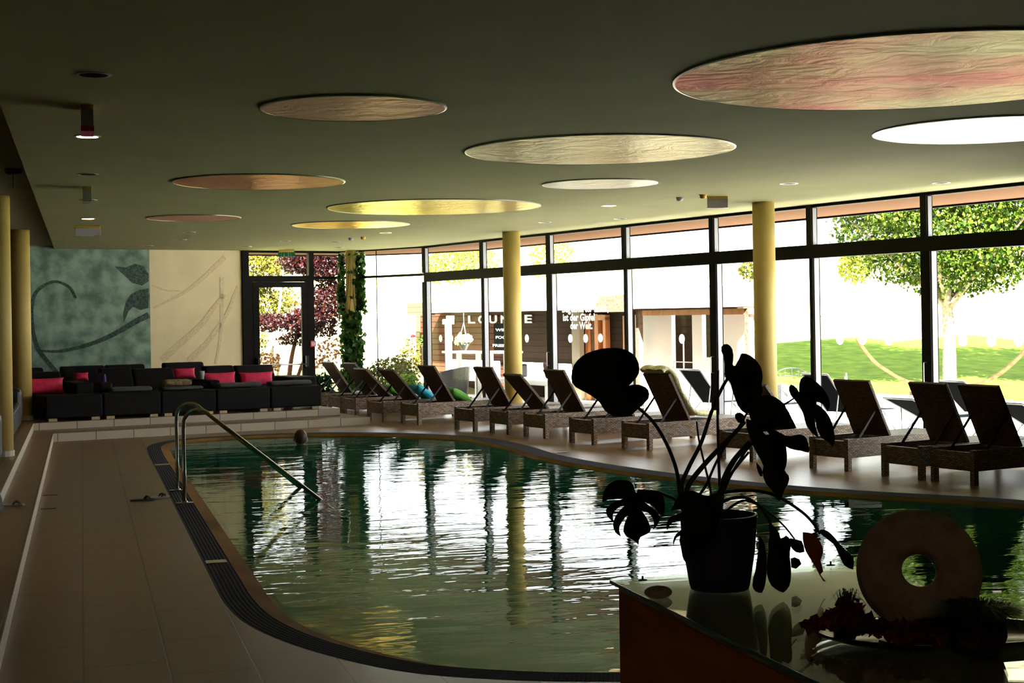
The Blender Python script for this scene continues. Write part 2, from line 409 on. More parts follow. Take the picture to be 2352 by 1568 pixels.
# ---------------------------------------------------------------- mesh helpers
class M:
    def __init__(s):
        s.v = []; s.f = []
    def add(s, vs, fs):
        o = len(s.v)
        s.v += [tuple(v) for v in vs]
        s.f += [tuple(i + o for i in f) for f in fs]
        return s
    def box(s, x0, x1, y0, y1, z0, z1, m=None):
        vs = [Vector((x, y, z)) for z in (z0, z1) for y in (y0, y1) for x in (x0, x1)]
        if m is not None:
            vs = [m @ v for v in vs]
        return s.add(vs, [(0, 2, 3, 1), (4, 5, 7, 6), (0, 1, 5, 4), (2, 6, 7, 3), (0, 4, 6, 2), (1, 3, 7, 5)])
    def bar(s, a, b, w_, h_, up=(0, 0, 1)):
        a, b = Vector(a), Vector(b)
        d = b - a
        z = d.normalized()
        x = z.cross(Vector(up))
        if x.length < 1e-4:
            x = z.cross(Vector((1, 0, 0)))
        x.normalize()
        y = x.cross(z)
        vs = []
        for p in (a, b):
            for i, j in ((-1, -1), (1, -1), (1, 1), (-1, 1)):
                vs.append(p + x * (i * w_ / 2) + y * (j * h_ / 2))
        return s.add(vs, [(0, 1, 2, 3), (7, 6, 5, 4), (0, 4, 5, 1), (1, 5, 6, 2), (2, 6, 7, 3), (3, 7, 4, 0)])
    def tube(s, pts, r, n=10, cap=True):
        pts = [Vector(p) for p in pts]
        rs = r if isinstance(r, (list, tuple)) else [r] * len(pts)
        ref = None
        rings = []
        for i, p in enumerate(pts):
            t = (pts[min(i + 1, len(pts) - 1)] - pts[max(i - 1, 0)]).normalized()
            if ref is None:
                ref = t.orthogonal().normalized()
            else:
                ref = (ref - t * ref.dot(t))
                ref = ref.normalized() if ref.length > 1e-6 else t.orthogonal().normalized()
            bn = t.cross(ref)
            rings.append([p + (ref * math.cos(2 * PI * k / n) + bn * math.sin(2 * PI * k / n)) * rs[i] for k in range(n)])
        vs = [v for ring in rings for v in ring]
        fs = []
        for i in range(len(pts) - 1):
            for k in range(n):
                a, b = i * n + k, i * n + (k + 1) % n
                fs.append((a, b, b + n, a + n))
        if cap:
            fs.append(tuple(reversed(range(n))))
            fs.append(tuple(range((len(pts) - 1) * n, len(pts) * n)))
        return s.add(vs, fs)
    def lathe(s, prof, n=32, m=None, closed=False):
        vs = []
        for r, z in prof:
            for k in range(n):
                v = Vector((r * math.cos(2 * PI * k / n), r * math.sin(2 * PI * k / n), z))
                vs.append(m @ v if m is not None else v)
        fs = []
        P = len(prof)
        for i in range(P if closed else P - 1):
            j = (i + 1) % P
            for k in range(n):
                k2 = (k + 1) % n
                fs.append((i * n + k, i * n + k2, j * n + k2, j * n + k))
        if not closed:
            if prof[0][0] > 1e-6:
                fs.append(tuple(reversed(range(n))))
            if prof[-1][0] > 1e-6:
                fs.append(tuple(range((P - 1) * n, P * n)))
        return s.add(vs, fs)
    def prism(s, poly, z0, z1, m=None):
        n = len(poly)
        vs = [Vector((x, y, z)) for z in (z0, z1) for x, y in poly]
        if m is not None:
            vs = [m @ v for v in vs]
        tr = tessellate_polygon([[Vector((x, y, 0)) for x, y in poly]])
        fs = []
        for t in tr:
            fs.append(tuple(reversed(t)))
            fs.append(tuple(i + n for i in t))
        for i in range(n):
            j = (i + 1) % n
            fs.append((i, j, j + n, i + n))
        return s.add(vs, fs)
    def blob(s, c, r, n=12, k=8, jit=0.0, rnd=random):
        vs = []
        c = Vector(c)
        for i in range(k + 1):
            th = PI * i / k
            for j in range(n):
                ph = 2 * PI * j / n
                q = 1 + (rnd.uniform(-jit, jit) if jit else 0)
                vs.append(c + Vector((r[0] * math.sin(th) * math.cos(ph) * q, r[1] * math.sin(th) * math.sin(ph) * q, r[2] * math.cos(th) * q)))
        fs = [(i * n + j, (i + 1) * n + j, (i + 1) * n + (j + 1) % n, i * n + (j + 1) % n) for i in range(k) for j in range(n)]
        return s.add(vs, fs)
    def build(s, name, m, parent=None, smooth=False, bevel=0.0, sub=0, world=False, seg=2):
        me = bpy.data.meshes.new(name)
        vs = s.v
        if world and parent is not None:
            inv = parent.matrix_basis.inverted()
            vs = [tuple(inv @ Vector(v)) for v in vs]
        me.from_pydata(vs, [], s.f)
        bm = bmesh.new()
        bm.from_mesh(me)
        bmesh.ops.remove_doubles(bm, verts=bm.verts, dist=1e-6)
        bmesh.ops.recalc_face_normals(bm, faces=bm.faces)
        uvl = bm.loops.layers.uv.new('UVMap')
        for f in bm.faces:
            nx, ny, nz = (abs(c) for c in f.normal)
            for l in f.loops:
                c = l.vert.co
                if nz >= nx and nz >= ny:
                    l[uvl].uv = (c.x, c.y)
                elif nx >= ny:
                    l[uvl].uv = (c.y, c.z)
                else:
                    l[uvl].uv = (c.x, c.z)
            f.smooth = smooth
        bm.to_mesh(me)
        bm.free()
        o = bpy.data.objects.new(name, me)
        me.materials.append(MT[m] if isinstance(m, str) else m)
        COL.objects.link(o)
        if parent is not None:
            o.parent = parent
        if bevel:
            b = o.modifiers.new('bevel', 'BEVEL')
            b.width = bevel; b.segments = seg; b.limit_method = 'ANGLE'
        if sub:
            b = o.modifiers.new('sub', 'SUBSURF')
            b.levels = sub; b.render_levels = sub
        return o
def tag(o, label, cat, group=None, kind=None):
    o['label'] = label; o['category'] = cat
    if group: o['group'] = group
    if kind: o['kind'] = kind
    return o
def thing(name, label, cat, loc=(0, 0, 0), rz=0.0, group=None):
    o = bpy.data.objects.new(name, None)
    o.empty_display_size = 0.1
    COL.objects.link(o)
    o.matrix_basis = Matrix.Translation(Vector(loc)) @ Matrix.Rotation(rz, 4, 'Z')
    return tag(o, label, cat, group)
def struct(o):
    o['kind'] = 'structure'
    return o
def sempty(name, loc=(0, 0, 0), rz=0.0):
    o = bpy.data.objects.new(name, None)
    COL.objects.link(o)
    o.matrix_basis = Matrix.Translation(Vector(loc)) @ Matrix.Rotation(rz, 4, 'Z')
    return struct(o)
def copy_tree(root, loc, rz, label, group=None):
    r = root.copy(); COL.objects.link(r)
    r.matrix_basis = Matrix.Translation(Vector(loc)) @ Matrix.Rotation(rz, 4, 'Z')
    r['label'] = label
    if group: r['group'] = group
    for ch in [c for c in bpy.data.objects if c.parent == root]:
        c = ch.copy(); COL.objects.link(c); c.parent = r
        for g in [g for g in bpy.data.objects if g.parent == ch]:
            d = g.copy(); COL.objects.link(d); d.parent = c
    return r
def text_mesh(txt, name, m, parent, size, depth, mw, bold=0.0, align='CENTER', width=None, smooth=False):
    cu = bpy.data.curves.new(name, 'FONT')
    cu.body = txt; cu.size = size; cu.extrude = depth; cu.offset = bold; cu.align_x = align
    cu.resolution_u = 3
    o = bpy.data.objects.new(name + '_tmp', cu)
    COL.objects.link(o)
    bpy.context.view_layer.update()
    me = bpy.data.meshes.new_from_object(o.evaluated_get(bpy.context.evaluated_depsgraph_get()))
    bpy.data.objects.remove(o); bpy.data.curves.remove(cu)
    if width:
        xs = [v.co.x for v in me.vertices]
        k = width / (max(xs) - min(xs))
        for v in me.vertices: v.co.x *= k
    me.transform(mw)
    me.materials.clear(); me.materials.append(MT[m])
    r = bpy.data.objects.new(name, me)
    COL.objects.link(r)
    r.parent = parent
    return r
def smooth_closed(pts, n=6):
    out = []
    k = len(pts)
    for i in range(k):
        p0, p1, p2, p3 = (Vector(pts[(i + j) % k]) for j in (-1, 0, 1, 2))
        for j in range(n):
            t = j / n
            out.append(0.5 * ((2 * p1) + (p2 - p0) * t + (2 * p0 - 5 * p1 + 4 * p2 - p3) * t * t + (3 * p1 - p0 - 3 * p2 + p3) * t ** 3))
    return out
def smooth_open(pts, n=6):
    pts = [Vector(p) for p in pts]
    pts = [pts[0] * 2 - pts[1]] + pts + [pts[-1] * 2 - pts[-2]]
    out = []
    for i in range(1, len(pts) - 2):
        p0, p1, p2, p3 = pts[i - 1:i + 3]
        for j in range(n):
            t = j / n
            out.append(0.5 * ((2 * p1) + (p2 - p0) * t + (2 * p0 - 5 * p1 + 4 * p2 - p3) * t * t + (3 * p1 - p0 - 3 * p2 + p3) * t ** 3))
    out.append(pts[-2])
    return out
def leaves(name, clusters, n, size, m, parent=None, seed=1, shell=0.55, aspect=0.6, world=True, down=0.0):
    """clusters: (cx,cy,cz, rx,ry,rz, weight); one mesh of small folded leaves"""
    rs = np.random.RandomState(seed)
    wts = np.array([c[6] if len(c) > 6 else c[3] * c[4] * c[5] for c in clusters], float)
    wts /= wts.sum()
    idx = rs.choice(len(clusters), n, p=wts)
    C = np.array([c[:3] for c in clusters])[idx]
    R = np.array([c[3:6] for c in clusters])[idx]
    d = rs.normal(size=(n, 3)); d /= np.linalg.norm(d, axis=1)[:, None]
    rad = shell + (1 - shell) * rs.rand(n) ** 0.5
    rad *= 0.92 + 0.16 * rs.rand(n)
    P = C + d * R * rad[:, None]
    a = rs.normal(size=(n, 3)); a[:, 2] -= down; a /= np.linalg.norm(a, axis=1)[:, None]
    b = np.cross(a, rs.normal(size=(n, 3))); b /= np.linalg.norm(b, axis=1)[:, None]
    c = np.cross(a, b)
    s = size * (0.6 + 0.8 * rs.rand(n))[:, None]
    v0 = P - a * s * 0.5
    v1 = P + b * s * aspect * 0.5 + c * s * 0.12
    v2 = P + a * s * 0.5
    v3 = P - b * s * aspect * 0.5 + c * s * 0.12
    V = np.stack([v0, v1, v2, v3], 1).reshape(-1, 3)
    if parent is not None and world:
        inv = np.array(parent.matrix_basis.inverted())
        V = V @ inv[:3, :3].T + inv[:3, 3]
    me = bpy.data.meshes.new(name)
    me.vertices.add(len(V)); me.vertices.foreach_set('co', V.astype(np.float32).ravel())
    F = n * 2
    i = np.arange(n) * 4
    L = np.stack([i, i + 1, i + 2, i, i + 2, i + 3], 1).ravel()
    me.loops.add(F * 3); me.loops.foreach_set('vertex_index', L.astype(np.int32))
    me.polygons.add(F); me.polygons.foreach_set('loop_start', (np.arange(F) * 3).astype(np.int32))
    me.polygons.foreach_set('loop_total', np.full(F, 3, np.int32))
    me.update(calc_edges=True)
    me.materials.append(MT[m])
    o = bpy.data.objects.new(name, me)
    COL.objects.link(o)
    if parent is not None: o.parent = parent
    return o
exec_parts = []
# ================================================================ SETTING
ZC, ZL = 3.56, 3.63
XE = -0.535
def poly_mesh(name, outer, hole, z, m, parent=None, flip=False):
    loops = [[Vector((p[0], p[1], 0)) for p in outer]]
    if hole: loops.append([Vector((p[0], p[1], 0)) for p in hole])
    tr = tessellate_polygon(loops)
    pts = [p for l in loops for p in l]
    mm = M().add([(p.x, p.y, z) for p in pts], [tuple(t) for t in tr])
    return mm.build(name, m, parent)
pool_pts = [(0.93, 23.0, 0), (0.93, 20, 0), (0.93, 17, 0), (0.93, 14, 0), (0.93, 11.8, 0), (0.935, 10.6, 0), (1.02, 9.75, 0), (1.265, 8.95, 0), (1.65, 8.25, 0), (2.1, 7.86, 0), (2.76, 7.55, 0), (4.2, 7.1, 0), (6.2, 6.7, 0), (8.4, 7.0, 0), (10.0, 8.6, 0), (10.3, 10.8, 0), (9.32, 13.2, 0), (8.3, 14.5, 0), (7.57, 15.7, 0), (6.91, 17.5, 0), (6.5, 19.7, 0), (6.49, 21.85, 0), (6.2, 23.6, 0), (5.1, 25.08, 0), (3.71, 25.78, 0), (2.36, 25.75, 0), (1.45, 25.28, 0), (1.02, 24.4, 0)]
POOL = smooth_closed(pool_pts, 6)
def inset(pts, d):
    n = len(pts); out = []
    for i in range(n):
        t = (pts[(i + 1) % n] - pts[i - 1]).normalized()
        out.append(pts[i] + Vector((-t.y, t.x, 0)) * d)
    return out
area = sum(POOL[i].x * POOL[(i + 1) % len(POOL)].y - POOL[(i + 1) % len(POOL)].x * POOL[i].y for i in range(len(POOL)))
SG = 1 if area > 0 else -1
def INS(d, far=None):
    if far is None: return inset(POOL, SG * d)
    a, b = inset(POOL, SG * d), inset(POOL, SG * far)
    out = []
    for p, q, o in zip(a, b, POOL):
        w_ = max(0.0, min(1.0, (o.x - 1.8) / 2.5)) * max(0.0, min(1.0, (o.y - 9.0) / 4.0))
        out.append(p.lerp(q, w_))
    return out
FARL = W(0, 32.38)
def far_y(x): return 33.19 + (x + 0.552) * math.tan(RW)
room = [Vector((-6, -4, 0)), Vector((16.24, -4, 0)), W(14.84, 30.2), W(14.42, 31.43), W(13.94, 32.38), Vector((-6, far_y(-6), 0))]
struct(poly_mesh('floor', room, POOL, 0.0, 'deck'))
# pool channel grate, sloping stone edge, basin, submerged steps
def ring(name, d0, z0, d1, z1, m, f0=None, f1=None):
    a, b = INS(d0, f0), INS(d1, f1)
    n = len(a)
    me = bpy.data.meshes.new(name)
    vs = [(p.x, p.y, z0) for p in a] + [(p.x, p.y, z1) for p in b]
    fs = [(i, (i + 1) % n, n + (i + 1) % n, n + i) for i in range(n)]
    me.from_pydata(vs, [], fs)
    uvl = me.uv_layers.new(name='UVMap')
    acc = [0.0]
    for i in range(n): acc.append(acc[-1] + (POOL[(i + 1) % n] - POOL[i]).length)
    wd = max(0.001, math.hypot(d1 - d0, z1 - z0))
    for i, p in enumerate(me.polygons):
        for li, (uu, vv) in zip(p.loop_indices, ((0, acc[i]), (0, acc[i + 1]), (wd, acc[i + 1]), (wd, acc[i]))):
            uvl.data[li].uv = (uu, vv) if m == 'grate' else (vv, uu)
    me.materials.append(MT[m])
    me.validate()
    bm = bmesh.new(); bm.from_mesh(me)
    up = [f for f in bm.faces if f.normal.z < -1e-6]
    if up and d0 != d1: bmesh.ops.reverse_faces(bm, faces=up)
    bm.to_mesh(me); bm.free()
    o = bpy.data.objects.new(name, me)
    COL.objects.link(o)
    return struct(o)
ring('pool_grate', 0.0, 0.0, 0.215, 0.0, 'grate', 0.0, 0.33)
ring('pool_edge', 0.215, 0.0, 0.42, -0.05, 'tan_stone', 0.33, 0.42)
ring('pool_basin_wall', 0.42, -0.05, 0.425, -0.85, 'basin')
struct(poly_mesh('pool_basin_floor', INS(0.42), None, -0.85, 'basin'))
P0 = POOL
def steps():
    mm = M()
    n = len(POOL)
    idx = [i for i in range(n) if (P0[i].x < 1.2 and 9.0 < P0[i].y < 18.6) or P0[i].y < 9.2]
    offs = [0.42, 0.78, 1.14, 1.50]
    for k in range(3):
        z = -0.20 - 0.22 * k
        a, b = INS(offs[k]), INS(offs[k + 1])
        for j in range(len(idx) - 1):
            i, i2 = idx[j], idx[j + 1]
            if i2 != i + 1: continue
            o = len(mm.v)
            mm.v += [(a[i].x, a[i].y, z), (a[i2].x, a[i2].y, z), (b[i2].x, b[i2].y, z), (b[i].x, b[i].y, z), (b[i].x, b[i].y, z - 0.22), (b[i2].x, b[i2].y, z - 0.22)]
            mm.f += [(o, o + 1, o + 2, o + 3), (o + 3, o + 2, o + 5, o + 4)]
    return mm.build('pool_steps', 'pool_step')
struct(steps())
wat = poly_mesh('pool_water', INS(0.355, 0.34), None, -0.034, 'water')
wat['kind'] = 'structure'

# raised platforms: lower and upper level, along the left side and across the far end
def platform(name, x, v, u, z0, z1):
    c = Vector((x, 0, 0))
    yc = (v - x * E2.x) / E2.y          # point on the line v=const at this x
    pl = [(x, -3.98), (x, yc), (W(u, v).x, W(u, v).y), (W(u, 32.36).x, W(u, 32.36).y), (-5.98, far_y(-5.98) - 0.02), (-5.98, -3.98)]
    return struct(M().prism(pl, z0, z1).build(name, 'riser'))
platform('platform_lower', -0.48, 25.2, 11.4, 0.0, 0.138)
platform('platform_upper', -0.81, 25.9, 11.1, 0.139, 0.278)
def treads(name, x, v, u, z):
    yc = (v - x * E2.x) / E2.y
    pl = [(x - .004, -3.98), (x - .004, yc + .004), (W(u - .004, v + .004).x, W(u - .004, v + .004).y), (W(u - .004, 32.34).x, W(u - .004, 32.34).y), (-5.97, far_y(-5.97) - 0.04), (-5.97, -3.98)]
    return struct(M().prism([Vector(p) for p in pl] and pl, z, z + 0.002).build(name, 'deck'))
treads('platform_lower_top', -0.48, 25.2, 11.4, 0.138)
treads('platform_upper_top', -0.81, 25.9, 11.1, 0.278)
PZF = 0.28
# ceiling, roof edge, walls
mc = [(XE, -4.2), (16.6, -4.2), tuple(W(15.04, 3.0).xy), tuple(W(15.04, 30.0).xy), tuple(W(14.62, 31.55).xy), tuple(W(14.1, 32.6).xy), (XE, far_y(XE) + 0.25)]
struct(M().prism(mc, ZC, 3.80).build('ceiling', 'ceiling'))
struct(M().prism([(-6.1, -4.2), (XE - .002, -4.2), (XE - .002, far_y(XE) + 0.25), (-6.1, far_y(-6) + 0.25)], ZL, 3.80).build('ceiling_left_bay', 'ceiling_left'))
struct(M().box(-6.2, -6.0, -4.2, 32, 0, ZL).build('wall_left', 'dark_wall'))
struct(M().box(-6.2, 16.4, -4.2, -4.0, 0, ZL).build('wall_near', 'dark_wall'))
RZ = Matrix.Rotation(RW, 4, 'Z')
struct(M().box(14.84, 15.04, -7.7, 12.235, 0, ZC, RZ).build('wall_right', 'dark_wall'))
uL = UV(Vector((-6.05, far_y(-6.05), 0)))[0]
struct(M().box(uL, 11.50, 32.38, 32.58, 0, ZC + 0.07, RZ).build('wall_far', 'cream'))
# murals on the far wall
mur = thing('wall_mural', 'teal marbled wall mural with a dark looping ribbon, behind the sofas', 'mural', W(7, 32.38, 1), RW)
uT = PV(343, 573, 32.36).dot(E1)
M().box(uL, uT, 32.365, 32.38, 0.28, ZC + .06, RZ).build('plaster_panel', 'teal', mur, world=True)
def z1px(p): return (p[0] / 3.095, 500 + p[1] / 3.095)
def ribbon(name, pts, wpx, m, parent, v=32.362, jag=0.0):
    P = [PV(*z1px(p), v) for p in pts]
    P = smooth_open(P, 6)
    n = len(P)
    vs = []; fs = []
    for i, p in enumerate(P):
        t = (P[min(i + 1, n - 1)] - P[max(i - 1, 0)]).normalized()
        nn = t.cross(E2).normalized()
        wd = (wpx[0] + (wpx[1] - wpx[0]) * i / (n - 1)) / 3.095 * 0.0099 * 0.5
        vs += [p - nn * wd - E2 * 0.006, p + nn * wd - E2 * 0.006, p + nn * wd + E2 * .003, p - nn * wd + E2 * .003]
    for i in range(n - 1):
        for k in range(4):
            a, b = i * 4 + k, i * 4 + (k + 1) % 4
            fs.append((a, b, b + 4, a + 4))
    fs += [(0, 1, 2, 3), (4 * n - 4, 4 * n - 3, 4 * n - 2, 4 * n - 1)]
    return M().add(vs, fs).build(name, m, parent, world=True)
ribbon('relief_ribbon', [(540, 570), (500, 500), (430, 460), (370, 457), (300, 490), (250, 540), (228, 620), (226, 720), (240, 830), (270, 930), (320, 1000), (370, 1060), (420, 1120)], (16, 30), 'teal_dark', mur)
ribbon('relief_ribbon', [(285, 945), (400, 950), (500, 935), (620, 905), (740, 860), (860, 800), (960, 740), (1058, 690)], (14, 42), 'teal_dark', mur)
def patch(name, pts, m, parent):
    P = [PV(*z1px(p), 32.362) for p in pts]
    P2 = [(p.dot(E1), p.z) for p in P]
    mm = Matrix.Rotation(RW, 4, 'Z') @ Matrix(((1, 0, 0, 0), (0, 0, -1, 32.365), (0, 1, 0, 0), (0, 0, 0, 1)))
    return M().prism(P2, 0, 0.007, mm).build(name, m, parent, world=True)
patch('relief_leaf', [(815, 345), (900, 352), (960, 325), (1020, 345), (1056, 400), (1056, 452), (1010, 482), (940, 462), (890, 415)], 'teal_dark', mur)
patch('relief_leaf', [(882, 740), (878, 680), (895, 600), (930, 545), (985, 515), (1056, 500), (1056, 640), (1000, 655), (945, 632), (912, 668)], 'teal_dark', mur)
mur2 = thing('wall_relief', 'cream wall relief of faint branching sand coloured strokes, left of the glass door', 'mural', W(10.4, 32.38, 1), RW)
for pts, wd in (([(1150, 1010), (1300, 880), (1440, 750), (1520, 640), (1600, 545)], (50, 26)), ([(1340, 1020), (1480, 880), (1590, 720), (1640, 620), (1690, 480)], (44, 16)), ([(1530, 1040), (1560, 900), (1575, 700), (1578, 420)], (16, 30)), ([(1090, 640), (1240, 570), (1340, 510), (1440, 430), (1600, 280)], (14, 34)), ([(1080, 480), (1180, 515), (1280, 520)], (10, 10))):
    ribbon('relief_stroke', pts, wd, 'cream_dark', mur2, v=32.378)

# ---------------------------------------------------------------- window wall
TZ0, TZ1 = 2.765, 2.965
VP_ = [29.81, 27.11, 24.43, 21.83, 19.29, 16.92, 14.61, 12.29]
UW = 14.84
for i in range(len(VP_)):
    if i + 1 >= len(VP_): break
    va, vb = VP_[i], VP_[i + 1]
    e = sempty('window_%d' % (i + 1), W(UW, vb), RW)
    Mw = Matrix.Translation(W(UW, vb)) @ RZ
    L_ = va - vb
    slide = (i % 2 == 0)
    fr = M()
    fr.box(0, 0.13, L_ - .055, L_ + .055, TZ1, ZC - .001)             # upper post
    fr.box(-.01, 0.14, -.06 + .0, L_ - .05, TZ0, TZ1)                 # transom beam
    fr.box(0.0, 0.12, 0.055, L_ - .055, ZC - 0.045, ZC - .001)        # head rail
    wl = 0.11 if slide else 0.075
    fr.box(0.0, 0.15, L_ - wl, L_ + (0.0 if not slide else .06), 0.0, TZ0)
    fr.box(0.02, 0.12, 0, L_ - .05, 0.0, 0.07)                        # bottom rail
    fr.build('frame', 'frame', e, bevel=0.004)
    sg = M()
    sg.box(0.03, 0.10, L_ - .067, L_ - .058, TZ1, ZC - .05)
    sg.box(0.03, 0.12, L_ - wl - .010, L_ - wl - .002, 0.07, TZ0)
    sg.build('silver_seal', 'frame_in', e)
    M().box(0.06, 0.072, 0.055, L_ - .075, TZ1, ZC - .045).build('upper_pane', 'pane', e)
    M().box(0.06, 0.072, 0.0, L_ - wl - .02, 0.07, TZ0).build('lower_pane', 'pane', e)
    if slide:
        y = L_ - 0.02
        hd = M().tube([(0, y, 1.26), (-.05, y, 1.26), (-.05, y, 1.0), (0, y, 1.0)], 0.009, 8)
        hd.build('handle', 'steel_brushed', e)
    MT_dots = []
# corner glazing
e = sempty('window_8', W(0, 0), RW)
fr = M()
cpts = [(14.86, 29.85), (14.44, 31.43), (13.97, 32.38)]
for a, b in zip(cpts[:-1], cpts[1:]):
    fr.bar((*a, 2.93), (*b, 2.93), 0.06, 0.055)
    fr.bar((*a, 0.05), (*b, 0.05), 0.06, 0.08)
    fr.bar((*a, ZC - .016), (*b, ZC - .016), 0.06, 0.03)
fr.bar((14.44, 31.43, 0), (14.44, 31.43, ZC), 0.018, 0.018)
fr.build('frame', 'frame', e)
for a, b in zip(cpts[:-1], cpts[1:]):
    M().bar((*a, 1.49), (*b, 1.49), 0.012, 2.8).build('lower_pane', 'pane', e)
    M().bar((*a, 3.24), (*b, 3.24), 0.012, 0.56).build('upper_pane', 'pane', e)
e = sempty('window_9', W(0, 0), RW)
fr = M()
fr.box(13.13, 13.25, 32.33, 32.47, 0, ZC - .001)
fr.box(13.25, 13.95, 32.36, 32.42, 2.90, 2.96)
fr.box(13.25, 13.95, 32.36, 32.42, ZC - .05, ZC - .001)
fr.box(13.25, 13.95, 32.36, 32.42, 0, .08)
fr.build('frame', 'frame', e, bevel=.004)
M().box(13.25, 13.95, 32.385, 32.397, 0.08, 2.90).build('lower_pane', 'pane', e)
M().box(13.25, 13.95, 32.385, 32.397, 2.96, ZC - .05).build('upper_pane', 'pane', e)
e = sempty('window_10', W(0, 0), RW)
fr = M()
fr.box(11.50, 11.66, 32.32, 32.47, 2.90, ZC - .001)
fr.box(11.66, 13.13, 32.34, 32.44, 2.90, 2.98)
fr.box(11.66, 13.13, 32.34, 32.44, ZC - .05, ZC - .001)
fr.build('frame', 'frame', e, bevel=.004)
M().box(11.66, 13.13, 32.385, 32.397, 2.98, ZC - .05).build('upper_pane', 'pane', e)
dr = sempty('door_1', W(0, 0), RW)
fr = M()
fr.box(11.50, 11.74, 32.32, 32.47, 0, 2.90)
fr.box(13.06, 13.13, 32.32, 32.47, 0, 2.90)
fr.box(11.74, 13.06, 32.34, 32.44, 2.84, 2.90)
fr.build('door_frame', 'frame', dr, bevel=.005)
lf = M()
lf.box(11.745, 11.89, 32.31, 32.38, 0.02, 2.835)
lf.box(12.93, 13.055, 32.31, 32.38, 0.02, 2.835)
lf.box(11.89, 12.93, 32.31, 32.38, 2.71, 2.835)
lf.box(11.89, 12.93, 32.31, 32.38, 0.02, 0.22)
lfo = lf.build('door_leaf', 'frame', dr, bevel=.005)
M().box(11.89, 12.93, 32.34, 32.352, 0.22, 2.71).build('door_pane', 'pane', dr)
pb = M().tube([(11.84, 32.22, 0.935), (13.0, 32.22, 0.925)], 0.014, 8)
pb.build('push_bar', 'steel_brushed', dr, smooth=True)
pb = M().box(11.79, 11.85, 32.19, 32.31, 0.88, 1.10)
pb.box(12.98, 13.04, 32.19, 32.31, 0.86, 1.12)
pb.build('push_bar_bracket', 'black_metal', dr, bevel=.01)
# eave box outside the head of the windows
def uvpoly(p): return [tuple(W(a, b).xy) for a, b in p]
OUT = [(17.0, -6.0), (17.0, 30.9), (16.3, 32.9), (15.2, 34.4), (5.0, 34.4)]
INN = [(15.042, -6.0), (15.042, 30.0), (14.622, 31.553), (14.102, 32.603), (5.0, 32.603)]
struct(M().prism(uvpoly(OUT + INN[::-1]), ZC + .001, 3.80).build('roof_overhang', 'peach'))
fe = M()
for a, b in zip(OUT[:-1], OUT[1:]):
    fe.bar(W(*a, ZC + .10), W(*b, ZC + .10), .05, .26)
struct(fe.build('trim_1', 'frame'))
# stickers and lettering on the panes (they belong to the glass)
def win_of(v):
    for i in range(len(VP_) - 1):
        if VP_[i + 1] <= v < VP_[i]:
            return bpy.data.objects['window_%d' % (i + 1)]
for x, y in ((1012, 777), (1037, 777), (1210, 777), (1310, 777), (1345, 777), (1379, 776), (1566, 778), (1929, 779), (1981, 779), (2041, 780), (2211, 782), (2277, 782), (2340, 781)):
    p = PU(x, y, UW + 0.058)
    wn = win_of(p.dot(E2))
    M().lathe([(0.0, 0), (0.082, 0), (0.082, 0.001), (0, 0.001)], 20, Matrix.Translation(p) @ RZ @ Matrix.Rotation(PI / 2, 4, 'Y')).build('round_sticker', 'sticker', wn, world=True)
def pane_text(txt, xa, xb, y, size):
    pa, pb_ = PU(xa, y, UW + 0.056), PU(xb, y, UW + 0.056)
    wd = (pb_ - pa).length
    mw = Matrix.Translation((pa + pb_) / 2) @ RZ @ Matrix.Rotation(-PI / 2, 4, 'Z') @ Matrix.Rotation(PI / 2, 4, 'X')
    wn = win_of(pa.dot(E2))
    text_mesh(txt, 'lettering', 'sticker', wn, size, 0.0006, wn.matrix_basis.inverted() @ mw, 0.006, 'CENTER', wd)
pane_text('ist der Gipfel', 1293, 1366, 736, 0.185)
pane_text('der Welt.', 1310, 1361, 755, 0.185)
pane_text('Begeisterter steht,', 1291, 1398, 716, 0.185)
pane_text('Wo ein', 1320, 1362, 697, 0.185)

# ---------------------------------------------------------------- columns
def column(name, c, zb, zt, r, label, plinth=False):
    t = thing(name, label, 'column', (c.x, c.y, zb))
    M().lathe([(r, 0), (r, zt - zb)], 40).build('shaft', 'yellow', t, smooth=False)
    for p in t.children: pass
    sh = [o for o in bpy.data.objects if o.parent == t][0]
    for f in sh.data.polygons:
        f.use_smooth = abs(f.normal.z) < .5
    if plinth:
        M().lathe([(r + .012, 0.001), (r + .012, 0.075), (r, 0.08)], 16).build('tiled_base', 'riser', t)
    return t
pc = PZ(1174, 531, ZC); pc += Vector((pc.x, pc.y, 0)).normalized() * .168
column('column', pc, 0.001, ZC, 0.168, 'slim yellow column between the loungers, nearer the hut lettering')
pc = PZ(1753, 463, ZC); pc += Vector((pc.x, pc.y, 0)).normalized() * .16
column('column', pc, 0.001, ZC, 0.16, 'yellow column in front of the windows, beside the tall plant leaves')
column('column', Vector((-1.03, 20.15, 0)), 0.281, ZL, 0.165, 'yellow column at the left picture edge beside the black seats', True)
column('column', Vector((-1.02, 27.48, 0)), 0.281, ZL, 0.165, 'orange yellow column on the platform left of the teal mural', True)
pv = PV(806, 577, 32.0)
column('column', pv, 0.001, ZC, 0.13, 'pale yellow column wrapped in green climbing vines')
vine = thing('climbing_vine', 'green ivy like vine climbing the column in the window corner', 'climbing plant', (pv.x, pv.y, 0.001))
mv = M()
rnd = random.Random(3)
for k in range(9):
    a0 = rnd.uniform(0, 2 * PI); pts = []
    for j in range(26):
        z = 0.02 + 3.4 * j / 25
        r = .14 + .05 * math.sin(z * 2.3 + k) ** 2
        a = a0 + .5 * math.sin(z * 1.3 + k)
        pts.append((r * math.cos(a), r * math.sin(a), z))
    mv.tube(pts, 0.006, 5)
mv.build('vine_stems', 'stem', vine)
cl = []
